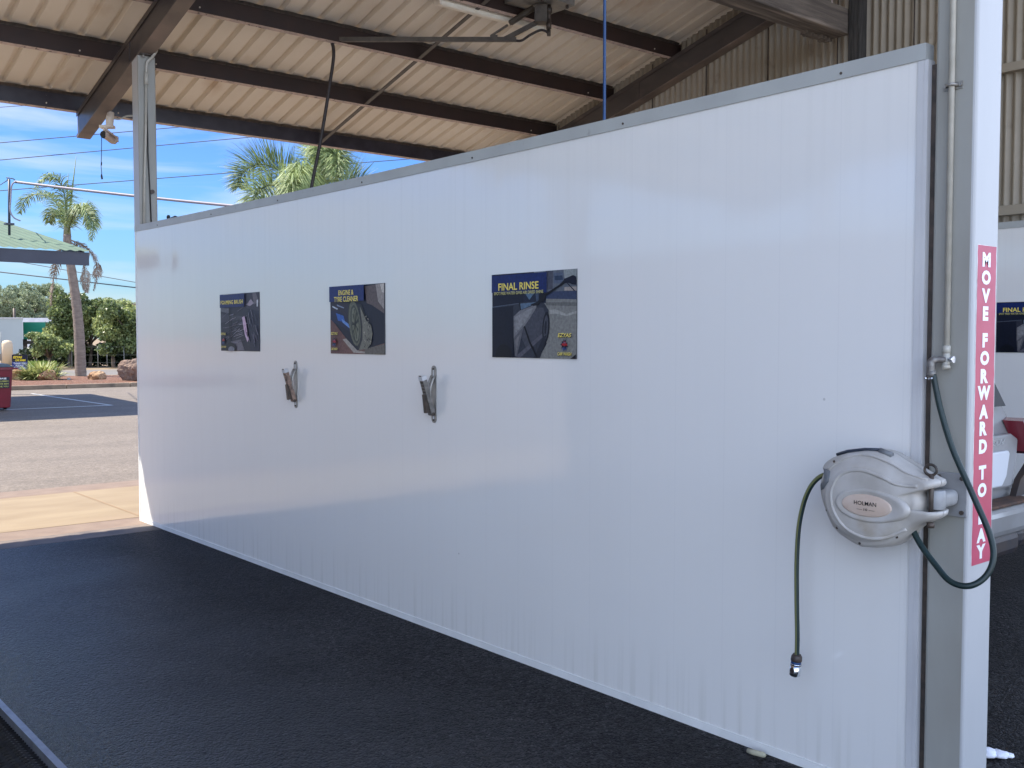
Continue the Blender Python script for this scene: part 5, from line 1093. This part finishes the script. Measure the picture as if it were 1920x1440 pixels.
def tree(name, base, blobs, n, size, leafm, label, cat, group, seed, trunk_r=.12, limbs=True, stretch=1.6, hang=.3):
    rs = np.random.RandomState(seed); root = thing(name, label, cat, base, group)
    bl = [(base[0] + b[0], base[1] + b[1], base[2] + b[2], b[3], b[4], b[5]) for b in blobs]
    v, tone = leaf_cloud(rs, bl, n, size, stretch, hang)
    me = bpy.data.meshes.new('crown'); me.from_pydata((v - np.array(base)).tolist(), [], [(4 * i, 4 * i + 1, 4 * i + 2, 4 * i + 3) for i in range(n)])
    me.materials.append(leafm); at_ = me.attributes.new('tone', 'FLOAT', 'FACE'); at_.data.foreach_set('value', tone)
    o = bpy.data.objects.new('crown', me); COL.objects.link(o); o.parent = root
    mb = MB(); top = Vector(bl[0][:3]); b0 = Vector(base)
    mb.tube(smooth_path([b0, b0.lerp(top, .45) + Vector((rs.uniform(-.15, .15), 0, 0)), top], 5), [trunk_r * (1 - .6 * i / 10) for i in range(11)], 8)
    if limbs:
        for q in bl[1:]:
            s0 = b0.lerp(top, .35 + .2 * rs.rand()); mb.tube([s0, s0.lerp(Vector(q[:3]), .5) + Vector((0, 0, .1)), Vector(q[:3])], [trunk_r * .5, trunk_r * .35, trunk_r * .15], 6)
    mb.build('trunk', M['bark'], root); return root
def blobset(rs, W_, H_, D_, z0, k, br):
    return [(rs.uniform(-.5, .5) * W_, rs.uniform(-.5, .5) * D_, z0 + H_ * rs.uniform(.1, .9), br * rs.uniform(.8, 1.3), br * rs.uniform(.8, 1.3), br * rs.uniform(.6, 1.0)) for _ in range(k)]
rs = np.random.RandomState(7)
def gp(u, d): p = at(u, 640, d); return (p.x, p.y, 0)
GR = 'broad leafed street trees beyond the road'
specs = [(92, 52.5, 1.5, 1.1, .75, .52, 'leafy tree leaning over the pale shed, leftmost of the roadside row', 'leaf_a', 11, 2000),
         (128, 55.5, 1.9, 2.5, .8, .8, 'broad leafed roadside tree directly behind the tall palm trunk', 'leaf_a', 12, 4200),
         (168, 56.5, 3.4, 3.2, .9, 1.0, 'dark roadside tree just right of the tall palm trunk', 'leaf_b', 13, 5000),
         (212, 54.5, 3.0, 3.0, .8, .95, 'roadside tree with yellowish top near the big boulder', 'leaf_a', 14, 4600),
         (262, 54.5, 3.6, 2.6, .7, 1.0, 'roadside tree partly hidden by the far wall end, rightmost of the row', 'leaf_b', 15, 4400)]
for u, d, W_, H_, z0, br, lab, lm, sd_, n in specs:
    r1_ = np.random.RandomState(sd_); bs = [(0, 0, z0 + H_ * .55, br, br, br * .9)] + blobset(r1_, W_, H_, 1.6, z0, 11, br * .62)
    tree('broadleaf_tree', gp(u, d), bs, int(n * 2.6), .10, M[lm], lab, 'tree', GR, sd_, .11)
u_list = [70, 105, 140, 176, 212, 248]
for i, u in enumerate(u_list):
    r1_ = np.random.RandomState(30 + i); bs = [(0, 0, .55, .9, .5, .6)] + blobset(r1_, 2.2, 1.0, .8, .1, 6, .5)
    tree('understory_shrub', gp(u, 57.5), bs, 2200, .12, M['leaf_shaded'], ['dark low shrub below the leaning roadside tree', 'dark shrub behind the strap leaf plant', 'dark shrub just left of the palm trunk foot', 'dark shrub just right of the palm trunk foot', 'dark shrub behind the small red rock', 'dark shrub behind the big boulder'][i], 'shrub', 'dark shrubs under the roadside trees', 30 + i, .05, False)
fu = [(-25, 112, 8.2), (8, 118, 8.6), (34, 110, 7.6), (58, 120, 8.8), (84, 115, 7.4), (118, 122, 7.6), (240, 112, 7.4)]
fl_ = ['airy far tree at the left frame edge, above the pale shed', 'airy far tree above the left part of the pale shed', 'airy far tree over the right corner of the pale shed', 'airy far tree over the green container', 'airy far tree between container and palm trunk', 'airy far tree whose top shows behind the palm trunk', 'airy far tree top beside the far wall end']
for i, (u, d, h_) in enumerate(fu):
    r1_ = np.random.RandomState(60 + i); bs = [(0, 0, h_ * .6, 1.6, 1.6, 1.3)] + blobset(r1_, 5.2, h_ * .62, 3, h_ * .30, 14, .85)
    tree('gum_tree', gp(u, d), bs, 11000, .135, M['leaf_hazed'], fl_[i], 'tree', 'far gum trees', 60 + i, .16)
# strap leaf clump in the bed
def strap_clump(base, n, L, label, name='strap_leaf_plant', seed=1, m='strap', spread=1.0, w_=.03):
    r1_ = random.Random(seed); mb = MB(); tones = []
    for k in range(n):
        a = r1_.uniform(0, 2 * math.pi); el = r1_.uniform(.35, 1.35); l = L * r1_.uniform(.7, 1.15); d = Vector((math.cos(a) * math.cos(el), math.sin(a) * math.cos(el), math.sin(el)))
        p0 = Vector(base) + Vector((math.cos(a), math.sin(a), 0)) * r1_.uniform(0, .28) * spread; s_ = Vector((-math.sin(a), math.cos(a), 0)) * w_
        p1 = p0 + d * l * .55; p2 = p1 + (d + Vector((0, 0, -.7))).normalized() * l * .45
        mb.add([p0 - s_ * .6, p0 + s_ * .6, p1 + s_, p1 - s_, p2 + s_ * .1, p2 - s_ * .1], [(0, 1, 2, 3), (3, 2, 4, 5)]); tn = r1_.random(); tones += [tn, tn]
    o = solo(mb, name, M[m], base, label, 'plant'); set_tone(o, tones)
p = at(78, 716, 35.2); strap_clump((p.x, p.y, .13), 420, .78, 'yellow green strap leaf clump between rocks, right of the small sign', seed=3, spread=1.9)
p = at(58, 718, 35.0); strap_clump((p.x, p.y, .12), 180, .62, 'smaller strap leaf clump leaning left toward the leftmost rock', seed=4, spread=1.2)
mb = MB(); r1_ = random.Random(9); tones = []
for k in range(5200):
    u = r1_.uniform(50, 104); d = r1_.uniform(52.6, 55.5); b_ = Vector(gp(u, d)); a = r1_.uniform(0, 6.28); s_ = Vector((math.cos(a), math.sin(a), 0)) * .02; h_ = r1_.uniform(.12, .4)
    mb.add([b_ - s_, b_ + s_, b_ + Vector((r1_.uniform(-.08, .08), r1_.uniform(-.08, .08), h_))], [(0, 1, 2)]); tones.append(r1_.random())
o = tag(mb.build('grass', M['grass']), 'bright green grass strip under the roadside trees', 'grass', kind='stuff'); set_tone(o, tones)

# rocks
def rock(c, r3, seed, m, label):
    r1_ = random.Random(seed); bmm = bmesh.new(); bmesh.ops.create_icosphere(bmm, subdivisions=4, radius=1)
    off = [Vector((r1_.gauss(0, 1), r1_.gauss(0, 1), r1_.gauss(0, 1))).normalized() for _ in range(16)]; dep = [r1_.uniform(.55, .92) for _ in off]
    from mathutils import noise as nz
    for v in bmm.verts:
        d = v.co.normalized(); k = 1.0
        for o_, q in zip(off, dep):
            t = d.dot(o_)
            if t > .1: k = min(k, q / t)
        k *= 1 + .10 * nz.noise(d * 3.5 + Vector((seed, 0, 0))) + .05 * nz.noise(d * 9); v.co = Vector((d.x * r3[0] * k, d.y * r3[1] * k, d.z * r3[2] * k))
    mb = MB().bm(bmm, 0, Matrix.Translation(c), False); return solo(mb, 'garden_rock', m, (c[0], c[1], c[2] - r3[2] * .6), label, 'rock', 'rocks in the garden bed')
def rk(u, v, d, z, r3, s_, m, lab): p = at(u, v, d); rock((p.x, p.y, z), r3, s_, m, lab)
rk(38, 715, 34.9, .26, (.30, .28, .30), 1, M['rock'], 'orange brown rock beside the foot of the small sign, leftmost rock')
rk(89, 716, 34.8, .26, (.40, .32, .26), 2, M['rock'], 'wide orange rock in front of the strap leaf plant')
rk(183, 712, 35.6, .22, (.33, .26, .24), 3, M['rock'], 'low pointed orange rock right of the palm trunk')
rk(253, 700, 34.6, .50, (.56, .46, .48), 4, M['rock_grey'], 'big grey brown boulder beside the far wall end')
rk(129, 712, 35.4, .17, (.08, .07, .06), 5, M['white_paint'], 'tiny pale stone on the mulch left of the palm trunk')

# small sign in the bed
sg = thing('garden_sign', 'small navy EZYAS sign on a post, saying THANK YOU PLEASE CALL AGAIN', 'sign', tuple(at(37, 710, 35.5)))
def G(u, v, dd=0): return at(u, v, 35.5 - dd)
ex, ey = RGT.copy(), Vector((0, 0, 1))
c0 = G(37.3, 679); W2, H2 = .545, .52
mb = MB(); mb.obox(c0, ex * W2 / 2, FWD * .01, ey * H2 / 2); mb.build('board', M['sign_back'], sg)
mb = MB(); f_ = c0 - FWD * .0115
mb.add([f_ + ex * a * W2 / 2 + ey * b * H2 / 2 for a, b in ((-.98, .98), (.98, .98), (.98, .05), (-.98, .05))], [(0, 1, 2, 3)], 0, srgb(22, 24, 44))
mb.add([f_ + ex * a * W2 / 2 + ey * b * H2 / 2 for a, b in ((-.98, .05), (.98, .05), (.98, -.98), (-.98, -.98))], [(0, 1, 2, 3)], 0, srgb(30, 50, 130)); mb.build('face', M['ink'], sg)
mb = MB(); f_ = c0 - FWD * .016
put_text(mb, 'EZYAS', f_ + ex * -.07 + ey * .17, ex, ey, .085, .32, .05, 0, srgb(235, 205, 50), shear=.25); put_text(mb, 'CAR WASH', f_ + ex * .03 + ey * .065, ex, ey, .075, .36, .05, 0, srgb(235, 205, 50), shear=.2)
put_text(mb, 'THANK YOU', f_ + ey * -.045, ex, ey, .065, .44, .03, 0, srgb(215, 220, 235)); put_text(mb, 'PLEASE', f_ + ey * -.125, ex, ey, .065, .28, .03, 0, srgb(215, 220, 235)); put_text(mb, 'CALL AGAIN', f_ + ey * -.205, ex, ey, .065, .44, .03, 0, srgb(215, 220, 235)); mb.build('lettering', M['letters'], sg)
mb = MB(); mb.box(c0.x - .03, c0.x + .03, c0.y + .02, c0.y + .08, 0.1, c0.z - .1); mb.build('sign_post', M['timber'], sg)

# wheelie bin
bn = thing('wheelie_bin', 'red wheelie bin with dark lid and notice, at the left frame edge', 'bin', (5.83, 24.43, 0))
Bx, By = 5.83, 24.43
mb = MB(); rg = []
for hz, w_, d_ in ((.06, .21, .24), (.08, .225, .255), (.90, .265, .34), (.90, .285, .36), (.955, .285, .36), (.955, .262, .335)):
    rg.append([(Bx + sx * w_ - sx * .03 * c_, By + sy * d_ - sy * .03 * (1 - c_), hz) for sx, sy, c_ in ((1, -1, 0), (1, -1, 1), (-1, -1, 1), (-1, -1, 0), (-1, 1, 0), (-1, 1, 1), (1, 1, 1), (1, 1, 0))])
loft(mb, rg, 0, True, False); mb.add(rg[0], [tuple(range(8))]); mb.build('bin_body', M['bin'], bn)
mb = MB(); mb.bbox(Bx - .275, Bx + .275, By - .37, By + .36, .957, .985, .01); mb.prism([(Bx - .24, .984), (Bx + .24, .984), (Bx + .15, 1.035), (Bx - .15, 1.035)], 'y', By - .33, By + .33); mb.build('lid', M['bin_lid'], bn)
mb = MB(); mb.tube([(Bx - .2, By + .41, .93), (Bx + .2, By + .41, .93)], .015, 8); mb.bbox(Bx + .26, Bx + .36, By - .38, By - .33, .905, .945, .01); mb.build('handle', M['bin'], bn)
for s_ in (-1, 1): mb = MB(); mb.cyl((Bx + s_ * .20, By + .26, .10), (Bx + s_ * .26, By + .26, .10), .10, 16); mb.build('wheel', M['tyre'], bn)
mb = MB(); mb.add([(Bx + a, By - .318 + (.0 if z < .6 else -.028), z) for a, z in ((-.14, .74), (.19, .74), (.19, .50), (-.14, .50))], [(0, 1, 2, 3)], 0, srgb(45, 50, 60))
nb_ = mb.build('notice', M['letters'], bn)
for k, (t_, c_) in enumerate((('PLEASE', (220, 220, 215)), ('PUT RUBBISH', (165, 160, 90)), ('IN THE BIN', (165, 160, 90)), ('THANK YOU', (165, 160, 90)))):
    mb = MB(); put_text(mb, t_, (Bx + .025, By - .357 + k * .008, .71 - k * .058), (1, 0, 0), (0, -.0, 1), .036, .28 if k else .2, .02, 0, srgb(*c_)); mb.build('lettering', M['letters'], nb_)

# buildings and fence beyond the road
def far_box(u0, u1, vt, vb, d, depth, name, m, label, cat, zb0=None):
    a, b = at(u0, vt, d), at(u1, vt, d); zt = a.z; z0 = zb0 if zb0 is not None else at(u0, vb, d).z
    root = thing(name, label, cat, (*((a + b) / 2).xy, 0)); fw = Vector((b.x, b.y, 0)).normalized() * depth
    mb = MB(); vs = [Vector((q.x, q.y, z)) + o for q in (a, b) for z in (z0, zt) for o in (Vector(), fw)]
    mb.add(vs, [(0, 1, 3, 2), (4, 6, 7, 5), (0, 4, 5, 1), (2, 3, 7, 6), (0, 2, 6, 4), (1, 5, 7, 3)]); mb.build('wall', m, root); return root, a, b, zt, fw
r0, a, b, zt, fw = far_box(-90, 42, 597, 664, 72, 9, 'shed_building', M['shed_white'], 'plain pale grey shed left of the green container', 'building')
mb = MB(); mb.add([a + Vector((0, 0, -.002)), b, b + Vector((0, 0, .05)), a + Vector((0, 0, .05))], [(0, 1, 2, 3)]); mb.obox((a + b) / 2 + fw * .5 + Vector((0, 0, .03)), (b - a) * .505, fw * .51, (0, 0, .03)); mb.build('roof', M['white_paint'], r0)
q0 = at(-90, 664, 72); mb = MB(); mb.obox(((a + b) / 2 + fw * .5).xy.to_3d() + Vector((0, 0, q0.z / 2)), (b - a) * .49, fw * .49, (0, 0, q0.z / 2 - .01)); mb.build('base_wall', M['kerb'], r0)
r0, a, b, zt, fw = far_box(43, 98, 604, 636, 76, 2.5, 'shipping_container', M['cont_green'], 'plain green container raised on a dark frame beside the pale shed', 'container')
mb = MB(); zz = at(43, 636, 76).z
for t in (.05, .5, .95): q = a.lerp(b, t) + fw * .3; mb.box(q.x - .12, q.x + .12, q.y - .12, q.y + .12, 0, zz)
mb.obox((a + b).xy.to_3d() / 2 + fw * .5 + Vector((0, 0, zz - .25)), (b - a) * .48, fw * .45, (0, 0, .12)); mb.build('frame', M['steel_dark'], r0)
far_box(42, 110, 596, 640, 92, 10, 'warehouse', M['white_paint'], 'low white roofed warehouse behind the green container', 'building', 0)
r0, a, b, zt, fw = far_box(232, 300, 575, 640, 84, 9, 'house', M['white_paint'], 'pale house with light roof just showing beside the far wall end', 'house', 0)
mb = MB(); mb.obox((a + b) / 2 + fw * .5 + Vector((0, 0, .12)), (b - a) * .54, fw * .55, (0, 0, .12)); mb.build('roof', M['apron'], r0)
mb = MB(); c_ = at(14, 672, 60); mb.tube([(c_.x, c_.y, 0), (c_.x, c_.y, 1.25), (c_.x, c_.y, 1.40), (c_.x, c_.y, 1.46)], [.30, .30, .24, .05], 16)
solo(mb, 'water_tank', [M['tan']], (c_.x, c_.y, 0), 'small tan domed tank just left of the garden sign', 'tank')
fn = thing('wire_fence', 'thin galvanised wire fence along the far side of the road', 'fence', gp(150, 53))
for u in (2, 68, 134, 183, 200, 232, 270):
    p = Vector(gp(u, 53.0 + (u > 150) * .4)); mb = MB(); mb.tube([p, p + Vector((0, 0, 1.15 if u > 10 else 1.9))], .018, 6); mb.build('fence_post', M['fence'], fn)
mb = MB()
for z in (.3, .7, 1.12): mb.tube([Vector(gp(-20, 53)) + Vector((0, 0, z)), Vector(gp(140, 53)) + Vector((0, 0, z)), Vector(gp(280, 53.4)) + Vector((0, 0, z))], .0035, 4)
mb.build('fence_wire', M['fence'], fn)
mb = MB(); q = at(27, 600, 95); mb.tube([(q.x, q.y, 0), (q.x, q.y, at(29, 578, 95).z)], .12, 8); solo(mb, 'power_pole', M['steel_dark'], (q.x, q.y, 0), 'dark stub pole standing above the pale shed roof', 'pole')
print('objects', len(bpy.data.objects), 'faces', sum(len(o.data.polygons) for o in bpy.data.objects if o.type == 'MESH'))
